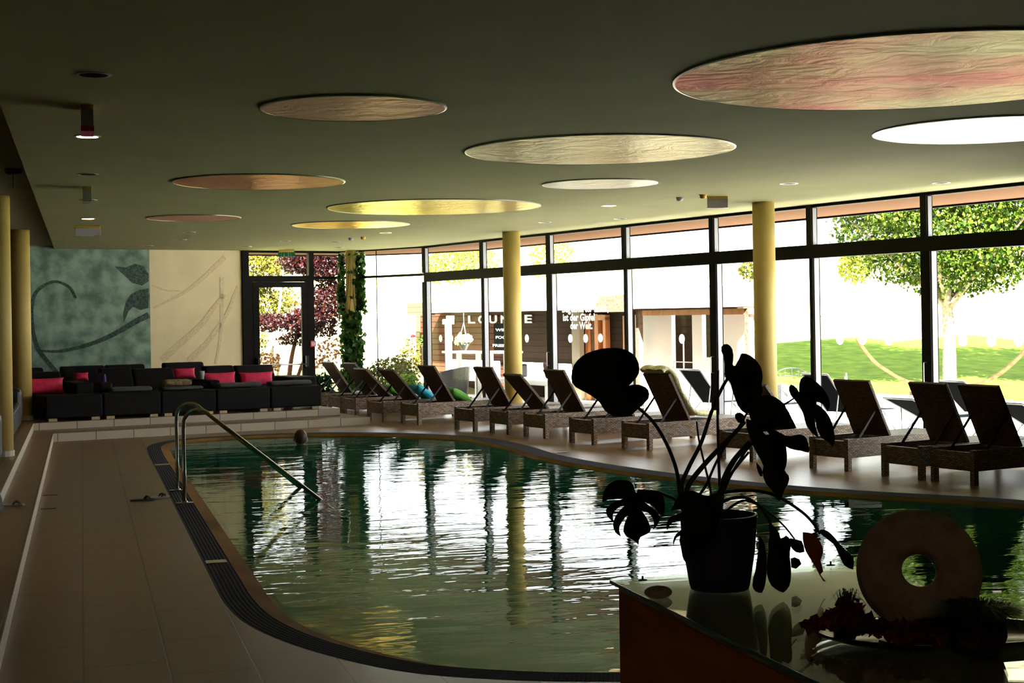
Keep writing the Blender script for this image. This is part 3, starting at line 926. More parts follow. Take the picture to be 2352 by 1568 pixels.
for j in range(60):
    z = 3.5 * (j + .5) / 60
    side = 1 if z > 2.2 else 0
    rr = 0.34 - 0.05 * z + (.03 * math.sin(z * 5))
    if z > 2.1:
        ax = .2
        cl.append((pv.x + ax * .96, pv.y - ax * .28, z, .13, .14, .09, .6))
        cl.append((pv.x - .24 * .96, pv.y + .24 * .28, z, .09, .1, .08, .3 if z < 3 else .2))
        if rnd.random() < .4: cl.append((pv.x, pv.y - .16, z, .1, .06, .06, .12))
    else:
        cl.append((pv.x, pv.y, z, rr, rr, .1, 1.5))
leaves('vine_leaves', cl, 2100, 0.13, 'vine', vine, 5, 0.55, 0.85, down=.8)

# ---------------------------------------------------------------- ceiling discs
DISCS = [((1070, 1685, 307, 375), 'cream gold ceiling disc, the large one in the middle of the ceiling', (.80, .72, .52), (.92, .86, .66), .24),
 ((603, 1023, 218, 274), 'dull mauve ceiling disc, highest one on the left half', (.64, .43, .47), (.66, .46, .42), .34),
 ((755, 1241, 456, 492), 'wide golden ceiling disc between the mauve and cream ones', (.95, .78, .34), (.98, .86, .5), .22),
 ((402, 790, 398, 434), 'copper pink ceiling disc on the left side', (.72, .42, .36), (.78, .52, .32), .24),
 ((1247, 1509, 409, 433), 'small pale silver ceiling disc right of the centre', (.85, .85, .78), (.9, .88, .8), .25),
 ((340, 551, 492, 507), 'small pink ceiling disc farthest to the left', (.72, .45, .42), (.74, .50, .40), .26),
 ((673, 940, 506, 524), 'small orange gold ceiling disc nearest the far wall', (1.0, .66, .28), (1.0, .8, .5), .22),
 ((2026, 2500, 266, 326), 'bright white gold ceiling disc cut by the right edge', (.92, .90, .70), (.95, .93, .80), .22)]
def cdisc(c, r, label, ca, cb, rough, i):
    t = thing('ceiling_disc', label, 'ceiling disc', (c.x, c.y, ZC))
    k = (.46, .85, .62, 1.0, .56, 1.1, .9, .7, .25)[i]
    m = disc_mat('disc_metal_%d' % i, tuple(x * k for x in ca), tuple(x * k for x in cb), rough + .08, (i * 7.3, i * 3.1, 0))
    M().lathe([(0.0, -0.012), (r - .004, -0.012), (r - .004, -.001), (0, -.001)], 96).build('metal_face', m, t)
    M().lathe([(r + .012, 0.0), (r + .012, -0.010), (r - .004, -0.014), (r - .004, 0.0)], 96).build('rim', 'steel_brushed', t)
for i, ((x0, x1, y0, y1), lab, ca, cb, ro) in enumerate(DISCS):
    xm = (x0 + x1) / 2
    a, b = PZ(xm, y0, ZC), PZ(xm, y1, ZC)
    c = (a + b) / 2
    r = (x1 - x0) / 2 / FPX * (c.x * math.sin(YAW) + c.y * math.cos(YAW))
    if i == 7: c, r = Vector((7.72, 11.35, ZC)), 1.0
    cdisc(c, r, lab, ca, cb, ro, i)
a, b = PZ(2130, 72, ZC), PZ(1860, 237, ZC)
cdisc(Vector((5.40, 8.75, ZC)), 1.62, 'largest ceiling disc, rose and gold, at the upper right', (.86, .42, .38), (.84, .76, .52), .26, 8)

# ---------------------------------------------------------------- ceiling lights
def downlight(x, y, label, lit=False, grp=None):
    p = PZ(x, y, ZC)
    t = thing('ceiling_downlight', label, 'ceiling light', (p.x, p.y, ZC), 0, grp)
    M().lathe([(0.088, -0.001), (0.088, -0.006), (0.112, -0.006), (0.112, 0.0)], 28, closed=True).build('trim_ring', 'steel_brushed', t, smooth=False)
    if lit:
        M().lathe([(0, -0.004), (0.088, -0.004)], 28).build('lamp', 'lamp', t)
        l = bpy.data.lights.new('lamp_light', 'SPOT'); l.energy = 8; l.color = (1, .7, .42); l.spot_size = 2.2; l.shadow_soft_size = .08
        lo = bpy.data.objects.new('lamp_light', l); COL.objects.link(lo); lo.parent = t; lo.location = (0, 0, -.03)
    else:
        M().lathe([(0.03, -0.003), (0.088, -0.005)], 28).build('reflector', 'lamp_off', t)
        M().lathe([(0, -0.003), (0.032, -0.003)], 20).build('lamp', 'lamp_dark', t)
for x, y, lab, lit in ((215, 171, 'unlit round downlight nearest the camera, upper left', 0), (202, 400, 'unlit downlight between the two hanging sign boxes on the left', 0), (203, 459, 'unlit downlight right behind the second narrow sign box', 0), (435, 533, 'unlit downlight, nearest of three by the teal mural', 0), (416, 550, 'unlit downlight, middle of three by the teal mural', 0), (340, 564, 'unlit downlight closest to the teal mural', 0), (655, 553, 'unlit downlight in front of the exit sign', 0), (567, 566, 'unlit downlight above the left jamb of the glass door', 0), (770, 555, 'unlit downlight left of the vine column detectors', 0), (886, 534, 'unlit downlight right of the vine column', 0), (779, 568, 'unlit downlight closest to the vine column', 0), (1252, 510, 'unlit downlight above the window right of the middle column', 0), (1425, 502, 'unlit downlight above the windows with white lettering', 0), (1812, 421, 'unlit downlight above the near column at right', 0), (2162, 419, 'unlit downlight above the maple window', 0), (201, 313, 'lit warm downlight on the left, nearest the camera', 1), (202, 502, 'lit warm downlight on the left, in front of the wide sign box', 1), (1398, 472, 'lit orange downlight right of the golden discs', 1)):
    downlight(x, y, lab, bool(lit))
def hang_box(p, sx, sy, sz, rz, label, parts):
    t = thing('emergency_light_box', label, 'emergency light', (p.x, p.y, ZC), rz)
    M().box(-sx / 2, sx / 2, -sy / 2, sy / 2, -0.035, -0.001).build('mount', 'ochre', t, bevel=.003)
    M().box(-sx / 2, sx / 2, -sy / 2, sy / 2, -sz, -0.036).build('housing', 'grey_plastic', t, bevel=.004)
    if parts == 'm':
        M().box(-sx / 2 - .001, sx / 2 + .001, -sy / 2 - .001, sy / 2 + .001, -sz - .002, -sz + .035).build('coloured_band', 'magenta_plastic', t)
    if parts == 'w':
        M().box(-sx / 4, sx / 4, -sy / 4, sy / 4, -sz - .004, -sz).build('light_strip', 'white_plastic', t)
hang_box(PZ(200, 247, ZC), 0.09, 0.34, 0.19, 0.0, 'narrow hanging sign box with magenta lower band, nearest on the left', 'm')
hang_box(PZ(200, 431, ZC), 0.10, 0.30, 0.17, 0.0, 'narrow hanging sign box, second on the left', '')
hang_box(PZ(202, 519, ZC), 0.40, 0.10, 0.16, 0.0, 'wide hanging sign box on the left, farthest from the camera', 'w')
hang_box(PZ(1648, 452, ZC), 0.12, 0.28, 0.155, RW + .9, 'grey hanging emergency light box left of the near column', 'w')
p = PZ(658, 573.5, ZC)
ex = thing('exit_sign', 'green exit sign with white arrow above the glass door', 'exit sign', (p.x, p.y, ZC), -0.16)
M().box(-.17, .17, -.03, .03, -0.05, -0.001).build('lamp_housing', 'ochre', ex, bevel=.004)
M().box(-.195, .195, -.012, .012, -0.16, -0.052).build('sign_plate', 'green_sign', ex)
sg = M()
for x in (-.115, .10): sg.box(x - .002, x + .002, -.0145, -.0125, -.155, -.057)
for zz in (-.158, -.054): sg.box(-.193, .193, -.0145, -.0125, zz - .0015, zz + .0015)
sg.build('border_line', 'white_plastic', ex)
ar = M().box(-.058, -.050, -.015, -.0125, -.14, -.075)
ar.add([(-.076, -.0125, -.122), (-.054, -.0125, -.146), (-.032, -.0125, -.122), (-.054, -.0125, -.132), (-.076, -.015, -.122), (-.054, -.015, -.146), (-.032, -.015, -.122), (-.054, -.015, -.132)], [(4, 5, 6, 7), (0, 3, 2, 1), (0, 1, 5, 4), (1, 2, 6, 5), (2, 3, 7, 6), (3, 0, 4, 7)])
ar.build('arrow', 'white_plastic', ex)
ru = M()
ru.box(.024, .058, -.0155, -.0125, -.147, -.142).box(.054, .058, -.0155, -.0125, -.147, -.068).box(.024, .058, -.0155, -.0125, -.072, -.068).box(.024, .028, -.0155, -.0125, -.085, -.068)
ru.box(.034, .043, -.0158, -.0125, -.092, -.083).bar((.038, -.014, -.095), (.034, -.014, -.115), .008, .003).bar((.034, -.014, -.115), (.044, -.014, -.135), .005, .003).bar((.034, -.014, -.115), (.024, -.014, -.130), .005, .003).bar((.037, -.014, -.098), (.048, -.014, -.108), .004, .003)
ru.build('running_figure', 'white_plastic', ex)
fa = thing('fire_alarm', 'red fire alarm button box on the door post', 'fire alarm', W(13.19, 32.33, 1.39), RW)
M().box(-.068, .068, -.05, 0, -.07, .07).build('housing', 'red', fa, bevel=.006)
M().box(-.036, .036, -.053, -.049, -.038, .034).build('push_plate', 'white_plastic', fa)
M().box(-.01, .01, -.056, -.052, -.012, .008).build('button', 'black_metal', fa)
def detector(x, y, lab, m='white_plastic'):
    p = PZ(x, y, ZC)
    t = thing('smoke_detector', lab, 'smoke detector', (p.x, p.y, ZC))
    M().lathe([(0.052, 0), (0.052, -.012), (0, -.012)], 24).build('base', m, t, smooth=False)
    M().lathe([(0.044, -.012), (0.046, -.035), (0.03, -.052), (0, -.055)], 24).build('sensor_head', m, t, smooth=True)
detector(1615, 447, 'smoke detector beside the grey hanging light box', 'ochre')
detector(1561, 453, 'small dark detector left of the grey light box', 'grey_plastic')
detector(834, 544, 'ochre smoke detector just right of the vine column', 'ochre')
detector(806, 546, 'small dark detector straight above the vine column', 'grey_plastic')
p = PZ(31, 388, ZL)
ts = thing('ceiling_antenna', 'dark round ceiling fitting with a thin rod, upper left', 'ceiling fitting', (p.x, p.y, ZL))
M().lathe([(.09, 0), (.09, -.018), (0, -.018)], 24).build('base_plate', 'black_metal', ts)
M().lathe([(.085, -.030), (.085, -.045), (.05, -.06), (0, -.06)], 24).build('dish', 'black_metal', ts)
M().tube([(0, 0, -.018), (0, 0, -.20)], .006, 8).build('rod', 'black_metal', ts)

pw_ = Vector((-0.6, -2.2, ZC))  # added unseen fill lamp, lifts the foreground cabinet and stone ring
t = thing('ceiling_downlight', 'added unseen fill lamp behind the viewpoint, aimed at the glass topped cabinet', 'ceiling light', pw_)
M().lathe([(0.088, -0.001), (0.088, -0.006), (0.112, -0.006), (0.112, 0.0)], 28, closed=True).build('trim_ring', 'steel_brushed', t)
l = bpy.data.lights.new('lamp_light', 'SPOT'); l.energy = 15; l.color = (1, .72, .45); l.spot_size = .75; l.spot_blend = .6; l.shadow_soft_size = .06
lo = bpy.data.objects.new('lamp_light', l); COL.objects.link(lo); lo.parent = t; lo.location = (0, 0, -.03)
lo.rotation_euler = (pw_ - Vector((1.7, 2.9, 1.2))).to_track_quat('Z', 'Y').to_euler()
# ---------------------------------------------------------------- rattan loungers
def backrest_parts(t, zt):
    ang = math.asin((zt - .40) / .80)
    bm_ = Matrix.Translation((.80, 0, .40)) @ Matrix.Rotation(-(PI - ang), 4, 'Y')
    # local x of bm_ runs up the backrest
    R = Matrix.Translation((.80, 0, .395)) @ Matrix(((-math.cos(ang), 0, -math.sin(ang), 0), (0, 1, 0, 0), (math.sin(ang), 0, -math.cos(ang), 0), (0, 0, 0, 1)))
    M().box(0.0, .80, -.30, .30, -.022, .022, R).build('backrest', 'rattan_back', t, bevel=.006)
    for s in (-1, 1):
        a = R @ Vector((.40, s * .255, .03)); b = Vector((.22, s * .255, .33))
        st = M().bar(a, b, .014, .028)
        st.bar(R @ Vector((.40, s * .255, .0)), a, .02, .02)
        for q in (.62, .74, .86):
            c = a.lerp(b, q)
            st.bar(c, c + Vector((.035, 0, .012)), .012, .012)
            st.bar(c + Vector((.033, 0, .010)), c + Vector((.038, 0, .035)), .012, .010)
        st.build('support_strut', 'black_metal', t)
def lounger(label, loc, rz, zt, grp):
    t = thing('sun_lounger', label, 'sun lounger', loc, rz, grp)
    L_, Wd = 1.98, .325
    fr = M()
    for s in (-1, 1):
        y0, y1 = sorted((s * Wd, s * (Wd - .045)))
        fr.box(.05, L_ - .05, y0, y1, .165, .40)
    fr.box(0, .045, -Wd + .05, Wd - .05, .165, .375)
    fr.box(L_ - .045, L_, -Wd + .05, Wd - .05, .165, .40)
    fr.build('frame', 'rattan', t, bevel=.006)
    for s in (-1, 1):
        for x in (0, L_ - .07):
            y0, y1 = sorted((s * (Wd + .004), s * (Wd - .062)))
            M().box(x - .002, x + .07, y0, y1, 0.001, .402).build('leg', 'rattan', t, bevel=.006)
    M().box(.80, L_ - .05, -Wd + .046, Wd - .046, .35, .385).build('seat', 'rattan_seat', t, bevel=.004)
    br = M()
    for k in range(12):
        x = .84 + k * .095
        br.box(x, x + .075, -Wd + .05, Wd - .05, .385, .398)
    br.build('seat_slats', 'rattan_seat', t)
    backrest_parts(t, zt)
    return t
FEET = [('L4', 838, 967, 886, 970, .985), ('L5', 917.5, 972.7, 964.4, 976, 1.075), ('L6', 1044, 986.6, 1090, 990.3, 1.09), ('L7', 1124.4, 993.2, 1168, 999, .995), ('L8', 1200, 1002, 1255, 1008, 1.09), ('L9', 1307, 1016.5, 1364, 1022.5, 1.08), ('L10', 1426, 1028.3, 1493.3, 1035, 1.10), ('L11', 1649, 1054.5, 1732, 1061, 1.01), ('L12', 1853, 1075, 1954, 1083, 1.108), ('L13', 2026, 1093, 2123, 1106.5, 1.115), ('L14', 2140, 1105, 2237, 1118, 1.11)]
LLAB = {'L1': 'rattan sun lounger next to the sofa end, first of the row', 'L2': 'rattan sun lounger in front of the vine column, second from the sofas',
 'L3': 'rattan sun lounger with low backrest, third from the sofas', 'L4': 'rattan sun lounger between the green and turquoise cushions, low backrest',
 'L5': 'rattan sun lounger beside the turquoise cushion, standing off from its neighbours', 'L6': 'rattan sun lounger just left of the middle yellow column',
 'L7': 'rattan sun lounger right of the middle column, its backrest lower than both neighbours', 'L8': 'rattan sun lounger left of the big heart shaped leaf',
 'L9': 'rattan sun lounger whose backrest is hidden behind the big heart shaped leaf', 'L10': 'rattan sun lounger with the cream fleece on its backrest',
 'L11': 'rattan sun lounger mostly covered by the hanging plant leaves', 'L12': 'rattan sun lounger standing alone right of the plant, before the lawn window',
 'L13': 'rattan sun lounger, left one of the pair pushed together at right', 'L14': 'rattan sun lounger, right one of the pair, nearest the camera'}
LG = {}
def put_lounger(key, hu, vc, ang, zt):
    LG[key] = lounger(LLAB[key], W(hu, vc), RW + ang, zt, 'rattan loungers along the windows')
for key, vc in (('L1', 29.23), ('L2', 28.07), ('L3', 27.19)):
    put_lounger(key, 11.90 if key != 'L3' else 11.85, vc, 0, .97 if key == 'L3' else 1.06)
for key, x0, y0, x1, y1, zt in FEET:
    p, q = UV(PZ(x0, y0)), UV(PZ(x1, y1))
    dv = p[1] - q[1]
    ang = max(-.12, min(.12, math.atan2(q[0] - p[0], dv))) * .6
    if key in ('L13', 'L14'): ang = 0.0
    vc = (p[1] + q[1]) / 2
    if key == 'L13': vc = 12.80
    if key == 'L14': vc = 12.07
    put_lounger(key, (p[0] + q[0]) / 2, vc, ang, zt)
# cushions and fleece on the loungers
def cushion_mesh(sx, sy, sz, m=None, n=12, sag=0.0, seed=0):
    rs = random.Random(seed)
    vs = []; fs = []
    for side in (1, -1):
        for i in range(n + 1):
            for j in range(n + 1):
                a, b = 2 * i / n - 1, 2 * j / n - 1
                h = (max(0, (1 - a ** 4)) * max(0, (1 - b ** 4))) ** .6
                pin = 1 - .10 * (1 - abs(a) ** 3) * abs(b) ** 3
                pin2 = 1 - .10 * (1 - abs(b) ** 3) * abs(a) ** 3
                z = side * sz / 2 * (h * (1 + .10 * math.sin(5 * a + seed) * math.cos(4 * b)) + .02)
                v = Vector((a * sx / 2 * pin2, b * sy / 2 * pin, z))
                vs.append(m @ v if m is not None else v)
    k = (n + 1) ** 2
    for i in range(n):
        for j in range(n):
            a = i * (n + 1) + j
            fs.append((a, a + n + 1, a + n + 2, a + 1))
            fs.append((k + a, k + a + 1, k + a + n + 2, k + a + n + 1))
    for i in range(n):
        for a, b in ((i * (n + 1), (i + 1) * (n + 1)), (i * (n + 1) + n, (i + 1) * (n + 1) + n), (i, i + 1), (n * (n + 1) + i, n * (n + 1) + i + 1)):
            fs.append((a, b, k + b, k + a))
    return M().add(vs, fs)
def pillow(name, label, cat, c, sx, sy, sz, rz, tilt, m, grp=None, seed=0):
    o = cushion_mesh(sx, sy, sz, Matrix.Rotation(tilt, 4, 'X'), seed=seed).build(name, m, smooth=True)
    o.matrix_basis = Matrix.Translation(c) @ Matrix.Rotation(rz, 4, 'Z')
    return tag(o, label, cat, grp)
def on_lounger(key, x, y, z): return LG[key].matrix_basis @ Vector((x, y, z))
pillow('cushion', 'olive green cushion leaning behind the third lounger backrest', 'cushion', on_lounger('L3', .98, -.02, .50), .42, .42, .15, RW + PI / 2, .55, 'green_cushion', seed=1)
pillow('cushion', 'turquoise blue cushion leaning on the fourth lounger seat', 'cushion', on_lounger('L4', 1.02, -.02, .53), .46, .46, .16, RW + PI / 2, .62, 'blue_cushion', seed=2)
pillow('cushion', 'leaf green cushion on the lounger right of the turquoise one', 'cushion', on_lounger('L5', 1.02, -.02, .51), .46, .46, .16, RW + PI / 2, .5, 'green_cushion', seed=3)
fl = M()
prof = smooth_open([(.30, 1.13), (.36, 1.16), (.46, 1.08), (.60, .86), (.70, .68), (.82, .52), (.95, .45), (1.3, .43)], 4)
prof = smooth_open([Vector((a, 0, b)) for a, b in ((.33, 1.10), (.40, 1.14), (.50, 1.04), (.62, .82), (.74, .64), (.85, .52), (.98, .45), (1.35, .43))], 4)
rs = random.Random(4)
nn = 8
vs = []
for i, p in enumerate(prof):
    t = (prof[min(i + 1, len(prof) - 1)] - prof[max(i - 1, 0)]).normalized()
    up = Vector((-t.z, 0, t.x)); up = up if up.z > 0 else -up
    for j in range(nn + 1):
        y = -.31 + .55 * j / nn
        vs.append(p + up * (.075 + .02 * math.sin(i * .9 + j * 1.7)) + Vector((0, y, 0)))
    for j in range(nn + 1):
        vs.append(p + up * .004 + Vector((0, -.31 + .55 * j / nn, 0)))
fs = []; k = 2 * (nn + 1)
for i in range(len(prof) - 1):
    for j in range(nn):
        a = i * k + j
        fs.append((a, a + 1, a + k + 1, a + k)); b = a + nn + 1
        fs.append((b, b + k, b + k + 1, b + 1))
    for j in (0, nn):
        a = i * k + j; b = a + nn + 1
        fs.append((a, b, b + k, a + k))
flo = fl.add(vs, fs).build('fleece_throw', 'fleece', smooth=True, sub=1)
flo.matrix_basis = LG['L10'].matrix_basis.copy()
tag(flo, 'cream fluffy fleece draped over the lounger backrest behind the plant', 'throw')
# ---------------------------------------------------------------- sofas on the far platform
def wbox(mm, u0, u1, v0, v1, z0, z1):
    return mm.box(min(u0, u1), max(u0, u1), v0, v1, z0, z1, RZ)
def uat(x, y, v): return PV(x, y, v).dot(E1)
def sofa(label, seats, backs, arms, v0, vback, grp, feet=True, seatz=.72, backz=1.10):
    u0 = min([a for a, b in seats] + [a for a, b, _ in backs]); u1 = max(b for a, b in seats)
    t = thing('sofa', label, 'sofa', W((u0 + u1) / 2, v0 + .8, PZF), RW, grp)
    for a, b in seats:
        s = M(); wbox(s, a + .006, b - .006, v0 + .02, vback, PZF + .05, seatz)
        s.build('seat', 'sofa', t, world=True, bevel=.03, seg=3)
        if feet:
            for q in (a + .06, b - .20):
                f = M(); wbox(f, q, q + .14, v0 + .03, v0 + .13, PZF + .002, PZF + .05)
                f.build('leg', 'foot_wood', t, world=True)
                f = M(); wbox(f, q, q + .14, vback - .13, vback - .03, PZF + .002, PZF + .05)
                f.build('leg', 'foot_wood', t, world=True)
    for a, b, z in backs:
        s = M()
        vs = [W(a + .005, vback - .20, seatz - .02), W(b - .005, vback - .20, seatz - .02), W(b - .005, vback + .18, seatz - .3), W(a + .005, vback + .18, seatz - .3), W(a + .02, vback + .02, z), W(b - .02, vback + .02, z), W(b - .02, vback + .24, z), W(a + .02, vback + .24, z)]
        s.add(vs, [(0, 1, 2, 3), (4, 5, 6, 7), (0, 1, 5, 4), (1, 2, 6, 5), (2, 3, 7, 6), (3, 0, 4, 7)])
        s.build('backrest', 'sofa', t, world=True, bevel=.035, seg=3)
    for a, b, z in arms:
        s = M(); wbox(s, a, b, vback - .95, vback + .1, PZF + .05, z)
        s.build('armrest', 'sofa', t, world=True, bevel=.04, seg=3)
    return t
gF, gB = 'black sofas in the front row on the platform', 'black sofas in the back row against the mural wall'
sofa('black two seat sofa at the right end of the front row, under the glass door', [(8.747, 9.785), (9.785, 10.81)], [(9.02, 9.642, 1.10), (9.642, 10.44, 1.09)], [(8.80, 9.02, .87), (10.44, 10.95, .87)], 26.05, 27.6, gF)
sofa('black sofa in the middle of the front row, grey towel on its seat', [(6.692, 7.725), (7.725, 8.747)], [(7.03, 7.64, 1.12), (7.64, 8.44, 1.09)], [(6.79, 7.02, .90)], 26.05, 27.6, gF)
sofa('black sofa with a large pink pillow, beside the left column', [(5.70, 6.692)], [(5.72, 6.34, 1.09)], [(6.36, 6.685, .91)], 26.05, 27.6, gF)
sofa('black back row sofa in front of the teal mural', [(6.70, 7.60), (7.60, 8.44)], [(6.76, 7.64, 1.12), (7.64, 8.44, 1.12)], [], 28.75, 29.5, gB, backz=1.12)
sofa('black back row sofa in front of the cream wall', [(8.78, 9.66)], [(8.80, 9.66, 1.13)], [], 28.75, 29.5, gB, backz=1.12)
sofa('black back row sofa partly hidden by the left column', [(5.5, 6.45)], [(5.5, 6.45, 1.11)], [], 28.75, 29.5, gB, backz=1.12)
def ppillow(label, x0, x1, y0, y1, v, seed, z=None):
    a, b = PV(x0, y1, v), PV(x1, y1, v)
    top = PV((x0 + x1) / 2, y0, v)
    c = (a + b) / 2; hgt = top.z - c.z; wd = (b - a).length
    c.z = (top.z + (a.z + b.z) / 2) / 2
    pillow('pillow', label, 'pillow', c, wd * 1.06, hgt * 1.12, .17, RW, PI / 2 - .25, 'pink', 'pink pillows on the black sofas', seed)
ppillow('large pink pillow on the leftmost sofa, beside the yellow column', 62, 146, 869, 902, 27.15, 1)
ppillow('smallest pink pillow, peeping out between the black sofas at left', 169, 203, 856, 874, 29.15, 2)
ppillow('pink pillow on the back row sofa before the cream wall', 398, 448, 846, 867, 29.15, 3)
ppillow('pink pillow right beside the paper cup', 471, 541, 856, 892, 27.2, 4)
ppillow('pink pillow under the glass door, at the sofa right end', 553, 627, 855, 886, 27.2, 5)
def towel(label, x0, x1, yb, v, hz, seed, m='towel', dep=.36, cat='towel', z0=.722):
    a, b = PV(x0, yb, v), PV(x1, yb, v)
    c = (a + b) / 2; c.z = z0
    wd = (b - a).length
    rs = random.Random(seed)
    n, k = 16, 8
    vs = []; fs = []
    for i in range(n + 1):
        for j in range(k):
            a_ = 2 * PI * j / k
            e_ = 1 - .12 * abs(2 * i / n - 1) ** 8
            yy = math.copysign(abs(math.cos(a_)) ** .5, math.cos(a_)) * dep / 2 * e_ * (1 + rs.uniform(-.05, .05))
            zz = hz / 2 + math.copysign(abs(math.sin(a_)) ** .6, math.sin(a_)) * hz / 2 * e_ * (1 + (rs.uniform(-.15, .15) if math.sin(a_) > 0 else 0))
            vs.append((wd * (i / n - .5), yy, max(zz, 0)))
    for i in range(n):
        for j in range(k):
            a_ = i * k + j; b_ = i * k + (j + 1) % k
            fs.append((a_, b_, b_ + k, a_ + k))
    fs += [tuple(range(k)), tuple(range(n * k, n * k + k))]
    o = M().add(vs, fs).build('towel' if cat == 'towel' else cat, m, smooth=True, sub=1)
    o.matrix_basis = Matrix.Translation(c) @ Matrix.Rotation(RW, 4, 'Z')
    return tag(o, label, cat)
towel('folded grey towel on the middle sofa seat, left of the brown one', 250, 347, 902, 26.45, .10, 1)
towel('spread grey towel under the rumpled brown towel', 367, 462, 897, 26.45, .07, 2, dep=.5)
towel('rumpled brown towel lying on top of a grey one', 376, 437, 885, 26.5, .13, 3, 'brown_cloth', .34, z0=.79)
towel('rolled grey towel in front of the pillow beside the cup', 497, 598, 893, 26.45, .10, 4)
towel('rolled grey towel at the right end of the sofas', 616, 712, 888, 26.45, .10, 5)
towel('dark blue cloth beside the left armrest of the right sofa', 462, 483, 893, 26.9, .09, 6, 'navy', .2, 'cloth')
c = PV(234, 884, 26.95); 
pillow('cushion', 'purple cushion seen edge on beside the grey towel', 'cushion', Vector((c.x, c.y, .90)), .34, .34, .10, RW + PI / 2 + .15, PI / 2 - .1, 'purple', seed=8)
c = PV(464.5, 868, 27.2)
cup = thing('paper_cup', 'pale paper cup standing on the sofa armrest', 'cup', (c.x, c.y, .872))
M().lathe([(.034, 0), (.048, .15), (.045, .15), (.032, .004), (0, .004)], 20).build('cup_body', 'paper_cup', cup, smooth=True)
M().lathe([(.047, .146), (.0505, .150), (.047, .154)], 20, closed=True).build('rim', 'white_plastic', cup)

# black leather seats behind the left columns
def lseat(label, y0, y1, arm_far):
    t = thing('leather_sofa', label, 'sofa', (-1.6, (y0 + y1) / 2, PZF), 0, 'black leather seats behind the left columns')
    M().box(-2.3, -.97, y0 + .02, y1 - .45, PZF + .05, .70).build('seat', 'leather', t, world=True, bevel=.05, seg=3)
    M().box(-2.3, -.96, y1 - .44, y1, PZF + .05, .92).build('armrest', 'leather', t, world=True, bevel=.10, seg=4)
    M().box(-2.65, -2.31, y0 + .02, y1, PZF + .05, 1.05).build('backrest', 'leather', t, world=True, bevel=.08, seg=3)
    for x in (-2.5, -1.1):
        for y in (y0 + .1, y1 - .16):
            M().box(x, x + .06, y, y + .06, PZF + .002, PZF + .05).build('leg', 'foot_wood', t, world=True)
    return t
lseat('black leather seat between the two yellow columns', 21.4, 25.9, True)
lseat('black leather seat at the left picture edge, left of the near column', 15.4, 19.35, True)
o = towel('dark striped towel lying on the leather seat between the columns', 32, 50, 930, 24.0, .2, 9, 'striped', .5, z0=.0)
o.location = (-1.28, 24.3, .705)

# ---------------------------------------------------------------- pool rails, swimmer, small things on the deck
def handrail(y, label, xe):
    t = thing('pool_handrail', label, 'handrail', (1.05, y, 0), 0, 'steel handrails of the pool steps')
    pts = [Vector((1.05, y, 0)), Vector((1.05, y, .4)), Vector((1.05, y, .80))]
    for k in range(1, 10):
        a = PI * (1 - k / 9 * .80)
        pts.append(Vector((1.20 + .15 * math.cos(a) * (1 if a > PI / 2 else 1.1), y, .86 + .155 * math.sin(a))))
    last = pts[-1]
    e_ = Vector((xe, y, -.01)); d = (e_ - last)
    pts += [last + d * .5, e_, e_ + d.normalized() * .45]
    M().tube(pts, .0215, 14).build('rail', 'steel', t, smooth=True, world=True)
    M().box(.955, 1.14, y - .045, y + .045, .001, .010).build('base_plate', 'steel_brushed', t, world=True, bevel=.002)
    M().lathe([(.036, .01), (.036, .022), (.022, .028)], 20, Matrix.Translation((1.05, y, 0))).build('collar', 'steel_brushed', t, world=True, smooth=True)
handrail(16.50, 'steel pool handrail, the nearer of the two', 2.50)
handrail(17.75, 'steel pool handrail, the farther of the two', 2.46)
for x, y, w_, lab in ((1.04, 21.0, .2, 'pale cover plate in the grate behind the handrails'), (1.035, 12.4, .17, 'pale cover plate in the grate in front of the handrails'), (6.60, 20.3, .2, 'pale cover plate in the grate on the lounger side')):
    tag(M().box(x - w_ / 2, x + w_ / 2, y - .07, y + .07, .002, .008).build('grate_plate', 'steel_brushed', bevel=.002), lab, 'cover plate')
tag(M().box(-.46, -.29, 17.88, 17.92, .0005, .004).build('floor_slot', 'black_metal'), 'thin dark floor slot near the low step, the farther one', 'floor slot')
tag(M().box(-.45, -.29, 16.60, 16.64, .0005, .004).build('floor_slot', 'black_metal'), 'thin dark floor slot near the low step, the nearer one', 'floor slot')
def shoe(name, label, cat, loc, rz, m1, m2, z=0.001, grp=None):
    t = thing(name, label, cat, loc, rz, grp)
    out = [(0.135, .0), (.12, .04), (.05, .05), (-.04, .036), (-.10, .036), (-.135, .015), (-.135, -.015), (-.10, -.034), (-.04, -.034), (.05, -.045), (.12, -.034)]
    M().prism(out, z, z + .018).build('sole', m1, t, bevel=.004)
    s = M().tube(smooth_open([(.02, .044, z + .015), (.05, .03, z + .045), (.085, 0, z + .022), (.05, -.03, z + .045), (.02, -.04, z + .015)], 5), .008, 6)
    s.build('strap', m2, t, smooth=True)
    return t
shoe('flip_flop', 'grey flip flop on the deck, touching the pool grate', 'flip flop', (.80, 17.10, 0), .35, 'grey_plastic', 'black_metal')
shoe('flip_flop', 'dark flip flop on the deck, farther from the pool grate', 'flip flop', (.62, 16.93, 0), .1, 'towel', 'black_metal')
shoe('slipper', 'grey slipper lying on the lower step at the left edge', 'slipper', (-.715, 15.85, .14), -.1, 'grey_plastic', 'towel')
cl_ = M()
vs = []
for i in range(7):
    for j, (x, z) in enumerate(((-1.05, .295), (-.9, .30), (-.815, .292), (-.795, .24), (-.785, .19), (-.775, .16))):
        vs.append((x + .01 * math.sin(i * 2 + j), 15.1 + i * .09, z + .006 * math.sin(i * 1.7)))
fs = [(i * 6 + j, i * 6 + j + 1, i * 6 + j + 7, i * 6 + j + 6) for i in range(6) for j in range(5)]
clo = cl_.add(vs, fs).build('towel', 'towel', smooth=True)
so_ = clo.modifiers.new('thick', 'SOLIDIFY'); so_.thickness = .012
